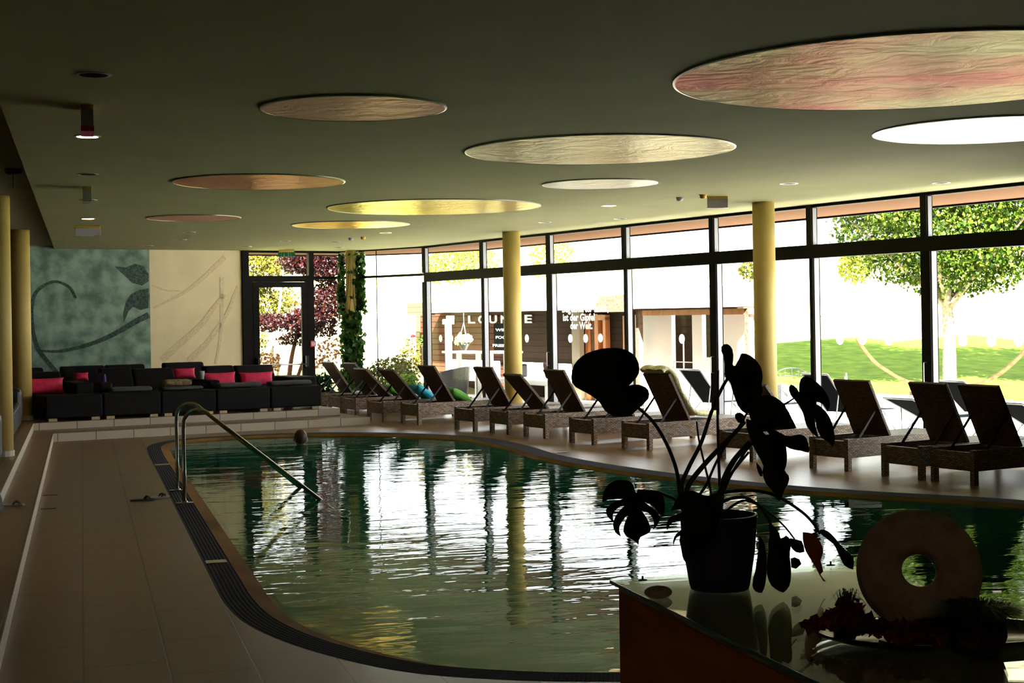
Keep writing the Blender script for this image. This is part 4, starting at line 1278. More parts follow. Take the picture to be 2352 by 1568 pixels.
tag(clo, 'dark towel hanging over the upper step edge at the left border', 'towel')

def person():
    t = thing('person', 'swimmer with brown hair, only the head above the water, seen from behind', 'person', (3.36, 23.85, -.02))
    pts = [((0, 0, -.62), .13), ((0, 0, -.45), .12), ((0, 0, -.26), .135), ((0, 0, -.13), .09), ((0, .0, -.07), .052), ((0, .012, .0), .062), ((0, .015, .07), .078), ((0, .012, .125), .068),
           ((.17, 0, -.20), .05), ((.34, .12, -.18), .036), ((.44, .33, -.10), .028), ((.47, .45, -.08), .026),
           ((-.17, 0, -.20), .05), ((-.34, .12, -.18), .036), ((-.44, .33, -.10), .028), ((-.47, .45, -.08), .026),
           ((.10, -.05, -.85), .085), ((.12, -.25, -.98), .055), ((.13, -.55, -1.0), .04), ((-.10, -.05, -.85), .085), ((-.12, -.28, -.92), .055), ((-.13, -.6, -.9), .04), ((0, .095, .045), .014)]
    ed = [(0, 1), (1, 2), (2, 3), (3, 4), (4, 5), (5, 6), (6, 7), (2, 8), (8, 9), (9, 10), (10, 11), (2, 12), (12, 13), (13, 14), (14, 15), (0, 16), (16, 17), (17, 18), (0, 19), (19, 20), (20, 21), (6, 22)]
    me = bpy.data.meshes.new('body')
    me.from_pydata([p for p, r in pts], ed, [])
    o = bpy.data.objects.new('body', me); COL.objects.link(o); o.parent = t
    me.materials.append(MT['skin'])
    sk = o.modifiers.new('skin', 'SKIN')
    for i, (p, r) in enumerate(pts):
        me.skin_vertices[0].data[i].radius = (r, r * (1.1 if 4 < i < 8 else 1))
    me.skin_vertices[0].data[0].use_root = True
    s = o.modifiers.new('sub', 'SUBSURF'); s.levels = 2; s.render_levels = 2
    h = M().blob((0, -.004, .085), (.088, .102, .108), 24, 16, .02, random.Random(2))
    h.v = [(x, min(y, .045 + .6 * max(0, z - .12)), max(z, -.055)) for x, y, z in h.v]
    h.build('hair', 'hair', t, smooth=True, sub=1)
    for s_ in (-1, 1):
        M().blob((s_ * .086, .02, .05), (.012, .02, .032), 10, 6).build('ear', 'skin', t, smooth=True)
        M().blob((s_ * .03, .088, .062), (.012, .008, .008), 8, 6).build('eye', 'white_plastic', t, smooth=True)
    M().blob((0, .088, .005), (.022, .006, .006), 8, 6).build('mouth', 'red', t, smooth=True)
    t.scale = (1.22, 1.22, 1.18)
    M().lathe([(.133, -.50), (.145, -.34), (.15, -.24)], 24, Matrix.Diagonal((1.08, .95, 1, 1))).build('swimsuit', 'swimwear', t, smooth=True)
person()

# leafy plant beside the sofa end
pp = PD(740, 930, 32.3); 
pl = thing('potted_plant', 'dark leafy pot plant behind the right sofa end', 'plant', (pp.x, pp.y, 0.001))
M().lathe([(.11, 0), (.15, .24), (.14, .24), (.13, .2), (0, .2)], 24).build('pot', 'pot', pl, smooth=True)
leaves('leaves', [(pp.x, pp.y, .50, .26, .26, .26, 1)], 130, .20, 'dark_leaf', pl, 9, .3, .5, down=.2)
M().tube([(0, 0, .19), (0, 0, .5)], .012, 6).build('stem', 'stem', pl)

# ================================================================ OUTSIDE
def hz(u, v):
    q = .45 * u + .9 * v
    d = max(0.0, q - 38.0)
    return -.02 + .11 * min(d, 10) + .045 * max(0, d - 10) + (0.02 * math.sin(u * .3) * math.sin(v * .23) if d > 2 else 0)
n_ = 46
vs = []; fs = []
us = np.concatenate([np.linspace(-40, 15, 12), np.linspace(17, 60, 26), np.linspace(66, 170, 14)])
vv = np.concatenate([np.linspace(-10, 30, 12), np.linspace(31.6, 70, 24), np.linspace(76, 190, 16)])
for u in us:
    for v in vv:
        inside = u < 15.5 and v < 33.5
        vs.append(W(u, v, (hz(u, v) if not inside else 0) - (.07 if u < 26.5 and v < 38 else 0.0) - (.3 if inside else 0)))
K = len(vv)
for i in range(len(us) - 1):
    for j in range(K - 1):
        if us[i + 1] <= 17 and vv[j + 1] <= 31.7: continue
        fs.append((i * K + j, (i + 1) * K + j, (i + 1) * K + j + 1, i * K + j + 1))
def qf(f):
    c = sum((Vector(vs[i]) for i in f), Vector()) / 4
    u_, v_, _ = UV(c)
    return .45 * u_ + .9 * v_
def isl(f): return UV(sum((Vector(vs[i]) for i in f), Vector()) / 4)[0] > 20.5
lawn = M().add(vs, [f for f in fs if qf(f) < 47.5 and isl(f)]).build('lawn', 'grass', smooth=True)
struct(lawn)
struct(M().add(vs, [f for f in fs if not (qf(f) < 47.5 and isl(f))]).build('hill_meadow', 'meadow', smooth=True))
struct(M().box(15.04, 25.2, -9, 37.9, -.12, -.03, RZ).build('terrace', 'terrace'))

# hut with the lettering
UH = 18.6
def vx(x, u=UH, y=770): return PU(x, y, u).dot(E2)
hut = thing('lounge_hut', 'brown wooden garden hut with white lettering, behind the terrace', 'hut', W(UH, 33, 0), RW)
def hbox(name, m, u0, u1, v0, v1, z0, z1, bevel=0, parent=None):
    a, b = min(v0, v1), max(v0, v1)
    return M().box(u0, u1, a, b, z0, z1, RZ).build(name, m, parent or hut, world=True, bevel=bevel)
GZ = -.028
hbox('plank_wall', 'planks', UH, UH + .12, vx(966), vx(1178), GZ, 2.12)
hbox('shaded_plank_wall', 'planks_dark_shade', UH + .01, UH + .12, vx(1178), vx(1313), GZ, 2.12)  # same planking, its shade carried by the darker material
hbox('corner_boards', 'planks_yellow', UH - .02, UH + .14, vx(957), vx(966), GZ, 2.06)
hbox('beige_pillar', 'beige_wall', UH, UH + .12, vx(1313), vx(1331), GZ, 2.12)
hbox('door_bay', 'planks_dark_shade', UH + .30, UH + .40, vx(1331), vx(1461), GZ, 2.12)
o = hbox('door_frame', 'orange_wood', UH + .16, UH + .29, vx(1331), vx(1341), GZ, 1.98)
hbox('door_frame', 'orange_wood', UH + .16, UH + .29, vx(1352), vx(1360), GZ, 1.98)
hbox('door_frame', 'orange_wood', UH + .16, UH + .29, vx(1371), vx(1377), GZ, 1.90)
hbox('door_frame', 'orange_wood', UH + .16, UH + .29, vx(1360), vx(1377), 1.84, 1.96)
hbox('door_frame', 'orange_wood', UH + .16, UH + .29, vx(1417), vx(1423), GZ, 1.93)
hbox('door_frame', 'orange_wood', UH + .16, UH + .29, vx(1445), vx(1451), GZ, 1.93)
hbox('door_leaf', 'bark_dark', UH + .20, UH + .29, vx(1341), vx(1352), GZ, 1.95)
M().tube([W(UH + .15, vx(1356), .98), W(UH + .10, vx(1356), .98), W(UH + .10, vx(1351), .98)], .012, 6).build('door_handle', 'steel_brushed', hut, world=True)
# roof: eave low towards the pool, rising away
rf = M()
for (u0, z0, u1, z1, a, b) in ((UH - .50, 2.08, UH + 1.9, 2.62, vx(985, UH - .5), 26.6), (UH + 1.9, 2.62, UH + 4.2, 2.1, vx(985, UH - .5), 26.6), (UH - .50, 2.08, UH + .9, 2.40, 26.6, 22.75)):
    vs = [W(u0, a, z0), W(u1, a, z1), W(u1, b, z1), W(u0, b, z0)]
    rf.add([p + Vector((0, 0, h)) for h in (0, .10) for p in vs], [(0, 1, 2, 3), (4, 5, 6, 7), (0, 1, 5, 4), (1, 2, 6, 5), (2, 3, 7, 6), (3, 0, 4, 7)])
rf.build('roof', 'roof', hut, world=True)
hbox('soffit_board', 'planks_dark_shade', UH - .45, UH + .3, vx(985, UH - .5), 22.6, 2.045, 2.075)
hbox('gable_board', 'planks_yellow', UH - .55, UH - .3, vx(940, UH - .5), vx(985, UH - .5), 2.02, 2.36)
hbox('side_wall', 'planks', UH + .12, UH + 3.6, vx(957), vx(959), GZ, 2.1)
hbox('back_wall', 'planks_dark_shade', UH + 3.5, UH + 3.6, vx(957), 26.6, GZ, 2.1)
dm = M()
va_, vb_ = vx(1376, UH - .6), vx(1452, UH - .6)
pl_ = [(va_, 2.02), (vb_, 2.02), (vb_, 2.40), (vx(1388, UH - .6), 2.36), (va_, 2.14)]
dm.prism(pl_, 0, .12, Matrix.Rotation(RW, 4, 'Z') @ Matrix(((0, 0, 1, UH - .72), (1, 0, 0, 0), (0, 1, 0, 0), (0, 0, 0, 1))))
dm.build('fascia_board', 'bark_dark', hut, world=True)
# porch
hbox('porch_beam', 'orange_wood', UH - .35, UH - .25, vx(1480, UH - .3), vx(1728, UH - .3), 1.93, 2.044)
hbox('porch_post', 'bark_dark', UH - .35, UH - .23, vx(1465, UH - .3), vx(1471, UH - .3), GZ, 2.044)
hbox('porch_post', 'bark_dark', UH - .35, UH - .23, vx(1715, UH - .3), vx(1723, UH - .3), GZ, 2.044)
hbox('porch_wall', 'white_render', UH + .02, UH + .12, vx(1471), vx(1541), GZ, 2.04)
hbox('porch_wall', 'white_render', UH + .02, UH + .12, vx(1588), vx(1611), GZ, 2.04)
hbox('porch_wall', 'white_render', UH + .02, UH + .12, vx(1632), 22.75, GZ, 2.04)
hbox('porch_wall', 'white_render', UH + .02, UH + .12, vx(1541), vx(1588), GZ, .80)
hbox('porch_wall', 'white_render', UH + .02, UH + .12, vx(1541), vx(1632), 1.93, 2.04)
hbox('porch_wall', 'white_render', UH + .02, UH + .12, vx(1611), vx(1632), GZ, 1.05)
hbox('window_pane', MT['pane'], UH + .06, UH + .07, vx(1541), vx(1588), .80, 1.93)
hbox('window_pane', MT['pane'], UH + .06, UH + .07, vx(1611), vx(1632), 1.05, 1.93)
hbox('window_bar', 'white_paint', UH + .04, UH + .06, vx(1564), vx(1566), .80, 1.5)
hbox('window_bar', 'white_paint', UH + .04, UH + .06, vx(1541), vx(1588), .93, .95)
hbox('inner_wall', 'planks_dark_shade', UH + .8, UH + .86, 26.6, 24.0, GZ, 2.04)
hbox('downpipe', 'white_paint', UH - .30, UH - .24, vx(1459, UH - .3), vx(1464, UH - .3), GZ, 1.95)
# eave post
ep = thing('timber_post', 'white sunlit post with a carved head in front of the plank wall', 'post', W(17.55, vx(1030, 17.55), GZ), RW)
M().box(-.055, .055, -.10, .10, 0, 1.92).build('shaft', 'white_paint', ep, bevel=.01)
M().box(-.07, .07, -.2, .2, 1.80, 1.93).box(-.07, .07, -.22, -.02, 1.92, 2.02).build('head', 'white_paint', ep, bevel=.012)
# lettering
sg = thing('lounge_sign', 'white capital letters spelling LOUNGE on the hut wall', 'sign', W(UH, vx(1148), 1.8), RW)
for ch, xa, xb in (('L', 1075, 1090), ('O', 1099, 1117), ('U', 1124, 1142), ('N', 1151, 1167), ('G', 1177, 1194), ('E', 1205, 1221)):
    pa, pb_ = PU(xa, 741, UH - .03), PU(xb, 741, UH - .03)
    mw = sg.matrix_basis.inverted() @ Matrix.Translation(((pa + pb_) / 2).xy.to_3d() + Vector((0, 0, 1.79))) @ RZ @ Matrix.Rotation(-PI / 2, 4, 'Z') @ Matrix.Rotation(PI / 2, 4, 'X')
    text_mesh(ch, 'letter', 'white_paint', sg, .275, .012, mw, .008, 'CENTER', (pb_ - pa).length)
# chalkboard
va_, vb_ = vx(1138), vx(1190)
cb = thing('chalkboard', 'black board with white writing WINE FOOD FRIENDS on the hut wall', 'sign board', W(UH - .02, (va_ + vb_) / 2, 1.05), RW)
M().box(-.03, .0, -(va_ - vb_) / 2, (va_ - vb_) / 2, 0, .72).build('board', 'chalk', cb, bevel=.004)
for s_, z_ in (('WINE', .53), ('FOOD', .34), ('FRIENDS', .13)):
    text_mesh(s_, 'lettering', 'white_paint', cb, .095, .002, Matrix.Translation((-.034, 0.1, z_)) @ Matrix.Rotation(-PI / 2, 4, 'Z') @ Matrix.Rotation(PI / 2, 4, 'X'), .003, 'CENTER', .75 if s_ != 'FRIENDS' else 1.1)
# hanging flower basket
c = PU(1066, 790, 17.95)
hb = thing('hanging_flower_pot', 'hanging pot of white and pink flowers in front of the plank wall', 'flower pot', (c.x, c.y, c.z), RW)
M().lathe([(.03, -.20), (.14, -.02), (.16, .05), (.14, .05), (0, 0)], 20).build('pot', 'rattan_grey', hb, smooth=True)
rp = M()
for k in range(3):
    a_ = 2 * PI * k / 3 + .5
    rp.tube([(.15 * math.cos(a_), .15 * math.sin(a_), .05), (0, 0, .55)], .007, 5)
rp.tube([(0, 0, .55), (0, 0, 2.06 - c.z)], .006, 5)
rp.build('hanging_rope', 'white_paint', hb)
leaves('flowers', [(c.x, c.y, c.z + .12, .26, .26, .16, 1)], 160, .09, 'flower_white', hb, 21, .3, .8)
c = PU(977, 790, 18.3)
rb = thing('red_flower_pot', 'dark hanging pot with red flowers at the hut corner', 'flower pot', (c.x, c.y, c.z), RW)
M().lathe([(.04, -.34), (.12, -.05), (.13, 0), (0, -.02)], 16).build('pot', 'black_metal', rb, smooth=True)
leaves('foliage', [(c.x, c.y, c.z + .1, .2, .2, .15, 1)], 110, .08, 'vine', rb, 22, .2, .7)
leaves('red_flowers', [(c.x + .02, c.y - .1, c.z + .13, .08, .08, .05, 1), (c.x - .28, c.y + .3, c.z + .22, .07, .07, .06, 1)], 50, .07, 'flower_red', rb, 23, .2, .9)
# bar table and stools
def bar_table(xa, xb, label):
    pa, pb_ = PU(xa, 806, 17.3), PU(xb, 806, 17.3)
    c = (pa + pb_) / 2; hgt = c.z - GZ
    t = thing('bar_table', label, 'table', (c.x, c.y, GZ), RW)
    L_ = (pa - pb_).length
    M().box(-.35, .35, -L_ / 2, L_ / 2, hgt - .05, hgt).build('table_top', 'white_paint', t, bevel=.008)
    for s_ in (-1, 1):
        M().box(-.05, .05, s_ * L_ * .33 - .05, s_ * L_ * .33 + .05, 0.001, hgt - .05).build('leg', 'white_paint', t)
bar_table(1043, 1110, 'tall white table under the hanging flowers')
bar_table(1118, 1172, 'tall white table below the black board')
def bench(c, label):
    t = thing('garden_bench', label, 'bench', (c.x, c.y, GZ), RW)
    M().box(-.3, .3, -1.3, 1.3, .36, .48).build('seat', 'white_paint', t, bevel=.02)
    M().box(.3, .38, -1.3, 1.3, .3, .85).build('backrest', 'white_paint', t, bevel=.02)
    for y in (-1.2, 1.2):
        for x in (-.25, .25):
            M().box(x - .04, x + .04, y - .04, y + .04, 0.001, .36).build('leg', 'white_paint', t)
bench(W(18.05, 34.0), 'white bench against the plank wall of the hut')
bench(W(18.05, 30.6), 'white bench against the dark part of the hut wall')
cc_ = W(17.95, 29.5)
pillow('cushion', 'dark red cushion propped on the white bench by the hut', 'cushion', Vector((cc_.x, cc_.y, .68)), .5, .42, .14, RW + PI / 2, PI / 2 - .2, 'dark_red', seed=12)
bg_ = PU(1238, 838, 17.4)
bgt = thing('bag', 'small dark blue bag on the white bench', 'bag', (bg_.x, bg_.y, .482), RW)
bgt.matrix_basis = Matrix.Translation(W(18.0, 31.0, .482)) @ RZ
M().box(-.12, .12, -.2, .2, 0, .32).build('bag_body', 'black_metal', bgt, bevel=.04)
M().tube([(0, -.12, .31), (0, -.06, .42), (0, .06, .42), (0, .12, .31)], .012, 6).build('handle', 'black_metal', bgt)
# rattan armchair with white cushion
c = W(16.75, 32.1)
ac = thing('rattan_armchair', 'grey woven garden armchair with white cushion on the terrace', 'armchair', (c.x, c.y, GZ), RW + 2.2)
pr = []
for k in range(15):
    a_ = math.radians(-120 + 240 * k / 14)
    hgt = .62 + .16 * math.cos(a_ / 1.4)
    pr.append((a_, hgt))
vs = []; fs = []
for r0, r1 in ((.36, .43), (.31, .38)):
    for a_, hgt in pr:
        vs += [(-r0 * math.cos(a_), r0 * math.sin(a_), .04), (-r1 * math.cos(a_), r1 * math.sin(a_), hgt)]
n2 = 30
for k in range(14):
    a = 2 * k
    fs += [(a, a + 2, a + 3, a + 1), (n2 + a, n2 + a + 1, n2 + a + 3, n2 + a + 2), (a + 1, a + 3, n2 + a + 3, n2 + a + 1)]
fs += [(0, 1, n2 + 1, n2), (28, 29, n2 + 29, n2 + 28)]
M().add(vs, fs).build('woven_shell', 'rattan_grey', ac)
M().lathe([(.30, .05), (.33, .36), (0, .36)], 24).build('seat_base', 'rattan_grey', ac)
M().lathe([(.30, .365), (.32, .40), (.30, .45), (0, .47)], 24).build('seat_cushion', 'white_plastic', ac, smooth=True)
# sling loungers outside
def sling_lounger(label, c, rz, zt):
    t = thing('garden_lounger', label, 'garden lounger', c, rz, 'grey fabric loungers on the terrace')
    ang = math.asin(min(.95, (zt - .36) / .78))
    B = Matrix.Translation((.78, 0, .36)) @ Matrix(((-math.cos(ang), 0, -math.sin(ang), 0), (0, 1, 0, 0), (math.sin(ang), 0, -math.cos(ang), 0), (0, 0, 0, 1)))
    M().box(0, .78, -.28, .28, -.004, .004, B).build('backrest', 'sling', t)
    M().box(.78, 1.88, -.28, .28, .352, .36).build('seat', 'sling', t)
    f = M()
    for s_ in (-1, 1):
        f.tube([B @ Vector((.80, s_ * .3, 0)), (.78, s_ * .3, .36), (1.9, s_ * .3, .36)], .016, 8)
    f.tube([B @ Vector((.80, -.3, 0)), B @ Vector((.80, .3, 0))], .016, 8)
    f.tube([(1.9, -.3, .36), (1.9, .3, .36)], .016, 8)
    f.build('frame', 'alu', t, smooth=True)
    for s_ in (-1, 1):
        M().tube([(.30, s_ * .31, .001), (.75, s_ * .31, .36)], .014, 8).build('leg', 'alu', t, smooth=True)
        M().tube([(1.75, s_ * .31, .001), (1.45, s_ * .31, .36)], .014, 8).build('leg', 'alu', t, smooth=True)
        M().tube([B @ Vector((.42, s_ * .29, -.0)), (.42, s_ * .30, .10)], .010, 8).build('support_strut', 'alu', t, smooth=True)
for xm, ym, zt, lab in ((1582, 850, .96, 'grey garden lounger seen through the pane, right beside the fleece lounger'), (1682, 852, .95, 'grey garden lounger right behind the window post with handle, left of the column'), (1868, 855, .97, 'grey garden lounger outside, left of the lawn window post'), (2085, 912, .68, 'grey garden lounger reclined low, behind the right hand pair'), (2190, 877, .86, 'grey garden lounger showing only its top edge above the pair'), (2330, 912, .70, 'grey garden lounger reclined low at the right picture edge')):
    u = 16.1 if xm != 2190 else 17.6
    p = PU(xm, ym, u)
    sling_lounger(lab, W(u - .25, p.dot(E2), GZ), RW, zt)
# wire chair, planter, bollard
c = PU(1816, 880, 20.2)
wc = thing('wire_chair', 'round backed wire chair on the terrace right of the column', 'chair', (c.x, c.y, GZ), RW - .8)
ww = M()
for z_, r_ in ((.45, .26), (.66, .28)): ww.tube([(r_ * math.cos(a), r_ * math.sin(a), z_) for a in [PI * k / 10 - .3 for k in range(13)]], .010, 6)
ww.tube([(.30 * math.cos(a), .28 * math.sin(a), .70 + .12 * math.sin(a)) for a in [PI * k / 10 for k in range(11)]], .012, 6)
for k in range(7):
    a = PI * k / 6
    ww.tube([(.25 * math.cos(a), .25 * math.sin(a), .45), (.28 * math.cos(a), .28 * math.sin(a), .72 + .1 * math.sin(a))], .006, 5)
ww.build('wire_back', 'black_metal', wc)
M().lathe([(.25, .43), (.26, .46), (0, .46)], 20).build('seat', 'rattan_grey', wc)
for k in range(4):
    a = PI / 4 + PI / 2 * k
    M().tube([(.18 * math.cos(a), .18 * math.sin(a), .44), (.24 * math.cos(a), .24 * math.sin(a), .001)], .011, 6).build('leg', 'black_metal', wc)
c = PU(1793, 915, 18.4)
pb3 = thing('planter', 'tall dark grey planter with grass like plant, right of the near column', 'planter', (c.x, c.y, GZ), RW)
M().box(-.08, .08, -.12, .12, 0.001, .62).build('box', 'rattan_grey', pb3, bevel=.01)
M().box(-.07, .07, -.11, .11, .6, .63).build('soil', 'soil', pb3)
c2 = PU(1833, 895, 18.6)
pf = thing('palm_plant', 'bright green spiky plant behind the terrace loungers', 'plant', (c2.x, c2.y, GZ))
M().lathe([(.12, 0.001), (.15, .25), (.13, .25), (0, .22)], 16).build('pot', 'white_render', pf)
bl = M()
for k in range(26):
    a = k * 2.4; r_ = .15 + .25 * ((k * 7) % 10) / 10
    p0, p1, p2 = Vector((0, 0, .22)), Vector((r_ * .5 * math.cos(a), r_ * .5 * math.sin(a), .52)), Vector((r_ * math.cos(a), r_ * math.sin(a), .60))
    s_ = Vector((-math.sin(a), math.cos(a), 0)) * .014
    bl.add([p0 - s_, p0 + s_, p1 + s_, p1 - s_, p2], [(0, 1, 2, 3), (3, 2, 4)])
bl.build('leaves', 'fern_leaf', pf)
c = PD(1943, 875, 33)
bo = thing('bollard_light', 'thin upright bollard on the sunlit lawn', 'bollard', (c.x, c.y, hz(*UV(c)[:2])))
M().tube([(0, 0, 0.001), (0, 0, .52)], .028, 10).build('post', 'grey_plastic', bo)
M().lathe([(.034, .52), (.034, .60), (0, .61)], 12).build('cap', 'black_metal', bo)
# hammock stand
hs_pts = [(1968, 776), (1985, 803), (2010, 832), (2040, 853), (2070, 870), (2110, 883), (2180, 888), (2245, 882), (2290, 862), (2330, 830), (2362, 795), (2382, 762)]
HP = smooth_open([PD(x, y, 33.5) for x, y in hs_pts], 4)
hc = sum(HP, Vector()) / len(HP)
hs = thing('hammock_stand', 'curved wooden hammock stand on the lawn under the tree', 'hammock stand', (hc.x, hc.y, 0))
mm = M()
for a, b in zip(HP[:-1], HP[1:]): mm.bar(a, b + (b - a) * .04, .07, .09, up=(0.28, 0.96, 0))
mm.build('arc_beam', 'stand_wood', hs, world=True)
lowz = min(p.z for p in HP)
for x in (2110, 2240):
    p = PD(x, 888, 33.5)
    f = Vector((.28, .96, 0))
    M().bar(p - f * .6 - Vector((0, 0, p.z - .04)), p + f * .6 - Vector((0, 0, p.z - .04)), .09, .08).build('foot_beam', 'stand_wood', hs, world=True)
# trees
def trunk(mm, pts, r): return mm.tube(smooth_open(pts, 4), [r[0] + (r[1] - r[0]) * k / ((len(pts) - 1) * 4) for k in range((len(pts) - 1) * 4 + 1)], 12)
tc_ = PD(2180, 885, 37.0)
tx, ty = tc_.x, tc_.y
tz = hz(*UV(tc_)[:2])
mp_ = thing('maple_tree', 'broad green tree with pale trunk on the lawn at right', 'tree', (tx, ty, tz))
tm = M()
trunk(tm, [(0, 0, -.1), (.02, 0, 1.0), (0, .02, 2.0), (-.05, 0, 2.9), (.05, 0, 4.2)], (.185, .09))
for a, l_ in ((.3, 2.2), (1.6, 2.0), (2.7, 2.4), (3.9, 2.1), (5.2, 2.2)):
    trunk(tm, [(0, 0, 2.0), (math.cos(a) * l_ * .3, math.sin(a) * l_ * .3, 2.7), (math.cos(a) * l_, math.sin(a) * l_, 4.3)], (.09, .03))
tm.build('trunk', 'bark', mp_, smooth=True)
R_ = Vector((math.cos(YAW), -math.sin(YAW), 0))
F_ = Vector((math.sin(YAW), math.cos(YAW), 0))
def cl_at(dx, dy, z, r, rz, w_=None):
    p = Vector((tx, ty, 0)) + R_ * dx + F_ * dy
    return (p.x, p.y, z, r, r, rz, w_ or r * r * rz)
cr_ = [cl_at(0, 0, 2.75, 1.2, .55), cl_at(.9, 0, 2.9, 1.2, .6), cl_at(-.9, .1, 3.15, 1.2, .6), cl_at(-1.7, 0, 3.9, 1.2, .7), cl_at(1.6, 0, 3.6, 1.5, .9), cl_at(2.4, .2, 4.6, 1.3, 1.0),
       cl_at(0, -.9, 3.7, 1.6, .9), cl_at(0, 1.1, 3.8, 1.8, 1.0), cl_at(-2.3, 0, 4.7, .95, .7), cl_at(-1.4, -.9, 4.8, 1.4, .9), cl_at(1.2, -1.2, 5.0, 1.8, 1.1), cl_at(0, 0, 6.0, 2.9, 1.5), cl_at(.3, 0, 7.6, 3.0, 1.5), cl_at(.3, 0, 9.0, 2.3, 1.2)]
leaves('crown', cr_, 72000, .105, 'maple', mp_, 31, .35, .8)
tp2 = PD(2640, 885, 36.0)
tz2 = hz(*UV(tp2)[:2])
m2 = thing('maple_tree', 'second green tree, its crown just touching the right picture edge', 'tree', (tp2.x, tp2.y, tz2))
tm = M()
trunk(tm, [(0, 0, -.1), (.02, 0, 1.0), (0, .02, 2.0), (-.05, 0, 2.9), (.05, 0, 4.2)], (.185, .09))
tm.build('trunk', 'bark', m2, smooth=True)
tx, ty = tp2.x, tp2.y
leaves('crown', [cl_at(0, 0, 3.4, 1.6, .8), cl_at(-1.2, 0, 3.6, 1.2, .8), cl_at(1.6, 0, 4.2, 1.5, .9), cl_at(0, 0, 5.0, 2.6, 1.4), cl_at(0, 0, 6.6, 2.8, 1.5)], 16000, .17, 'maple', m2, 32, .35, .8)
def tree(name, label, m, x, y, D_, clus, n, size, stems=(), cat='tree', barkm='bark', seed=1):
    c = PD(x, y, D_); u, v, _ = UV(c)
    z0 = hz(u, v) - (.07 if u < 26.5 and v < 38 else 0)
    t = thing(name, label, cat, (c.x, c.y, z0))
    if stems:
        mm = M()
        for st, r in stems:
            trunk(mm, [PD(px, py, D_ + dd) - c + Vector((0, 0, c.z - z0)) for px, py, dd in st], r)
        mm.build('trunk', barkm, t, smooth=True)
    cc = []
    for px, py, dd, rx, rz_ in clus:
        p = PD(px, py, D_ + dd)
        cc.append((p.x, p.y, p.z, rx, rx, rz_))
    leaves('foliage', cc, n, size, m, t, seed, .3, .75)
    return t
tree('green_tree', 'yellow green tree outside, seen left through the glass door', 'autumn_leaf', 590, 880, 41, [(585, 620, 0, .75, .7), (600, 700, .3, .6, .5), (650, 690, .6, .5, .4), (585, 780, 0, .4, .45), (640, 600, .8, .7, .4)], 4200, .10,
     [([(622, 885, 0), (625, 800, 0), (640, 720, 0), (650, 620, 0)], (.06, .03)), ([(640, 885, .2), (636, 800, .2), (622, 720, .2), (610, 640, .2)], (.05, .02))], seed=41)
tree('red_tree', 'dark red leaved tree outside between the glass door and the vine column', 'red_leaf', 690, 885, 39.5, [(700, 740, 0, .55, .4), (740, 600, 0, .75, .55), (760, 690, .2, .6, .6), (690, 600, -.3, .6, .35), (625, 740, 0, .6, .25), (745, 750, 0, .4, .3), (670, 780, 0, .4, .2)], 12000, .08,
     [([(662, 890, 0), (670, 820, 0), (690, 740, 0), (720, 640, 0)], (.07, .03)), ([(676, 888, .2), (700, 820, .2), (735, 740, .2), (750, 660, .2)], (.05, .02))], barkm='stand_wood', seed=42)
tree('rust_shrub', 'low rusty red shrub outside the glass door', 'rust_leaf', 605, 880, 38.5, [(605, 835, 0, .5, .3)], 330, .09, cat='shrub', seed=43)
tree('copper_shrub', 'low copper coloured shrub outside, left of the vine column', 'rust_leaf', 760, 890, 40, [(765, 800, 0, .5, .3), (740, 830, 0, .4, .2)], 260, .10, cat='shrub', seed=44)
tree('round_shrub', 'rounded brown green shrub outside, right of the vine column', 'shrub_leaf', 905, 905, 38, [(900, 850, 0, .62, .35), (880, 870, 0, .6, .35)], 1700, .08, cat='shrub', seed=45)
tree('golden_shrub', 'loose golden shrub at the left corner of the hut', 'autumn_leaf', 940, 905, 40, [(940, 835, 0, .4, .5), (925, 880, 0, .5, .3), (950, 790, 0, .25, .25)], 700, .09, cat='shrub', seed=46)
c = PU(938, 905, 16.0)
fp = thing('fern_pot', 'bright green fern in a white pot outside the corner window', 'plant', (c.x, c.y, GZ))
M().lathe([(.12, 0.001), (.16, .3), (.14, .3), (0, .27)], 20).build('pot', 'white_render', fp)
leaves('fronds', [(c.x, c.y, .42, .25, .25, .16, 1)], 260, .13, 'fern_leaf', fp, 47, .2, .3)
tree('far_poplar', 'pale yellow green treetops far behind the hut', 'far_tree', 1080, 640, 75, [(1040, 605, 0, 1.6, 1.1), (1090, 600, 0, 1.3, 1.0), (1000, 620, 0, .9, .7)], 3200, .15, seed=48)
tree('far_poplar', 'pale treetop far away, seen above the lettering window', 'far_tree', 1260, 640, 75, [(1240, 590, 0, .6, 1.2), (1290, 580, 0, .7, .7)], 900, .15, seed=49)
tree('far_birch', 'small tree on the hill left of the broad green tree', 'pale_leaf', 1965, 645, 60, [(1965, 612, 0, .7, .75), (1980, 590, 0, .7, .5)], 1100, .16, seed=50)
tree('far_bush', 'small dark leaved tree on the hill beside the near column', 'shrub_leaf', 1725, 645, 60, [(1722, 620, 0, .45, .45)], 260, .16, seed=51)

# ================================================================ FOREGROUND CABINET
ZT = 1.25
cab = thing('display_cabinet', 'red brown wooden cabinet with glass top at the lower right', 'cabinet', (1.8, 2.7, 0))
M().box(1.432, 2.15, 1.2, 3.90, 0.001, 1.222).build('body', 'cab_wood', cab, world=True, bevel=.003)
def rrect(x0, x1, y0, y1, r):
    out = [(x0, y0), (x1, y0)]
    for k in range(9):
        a = PI / 2 * k / 8
        out.append((x1 - r + r * math.cos(a), y1 - r + r * math.sin(a)))
    for k in range(5):
        a = PI / 2 + PI / 2 * k / 4
        out.append((x0 + .01 + .01 * math.cos(a), y1 - .01 + .01 * math.sin(a)))
    return out
M().prism(rrect(1.430, 2.155, 1.2, 3.90, .12), 1.2225, 1.238).build('top_board', 'cab_top', cab, world=True)
M().prism(rrect(1.412, 2.172, 1.19, 3.925, .13), ZT - .008, ZT).build('glass_top', 'top_glass', cab, world=True)
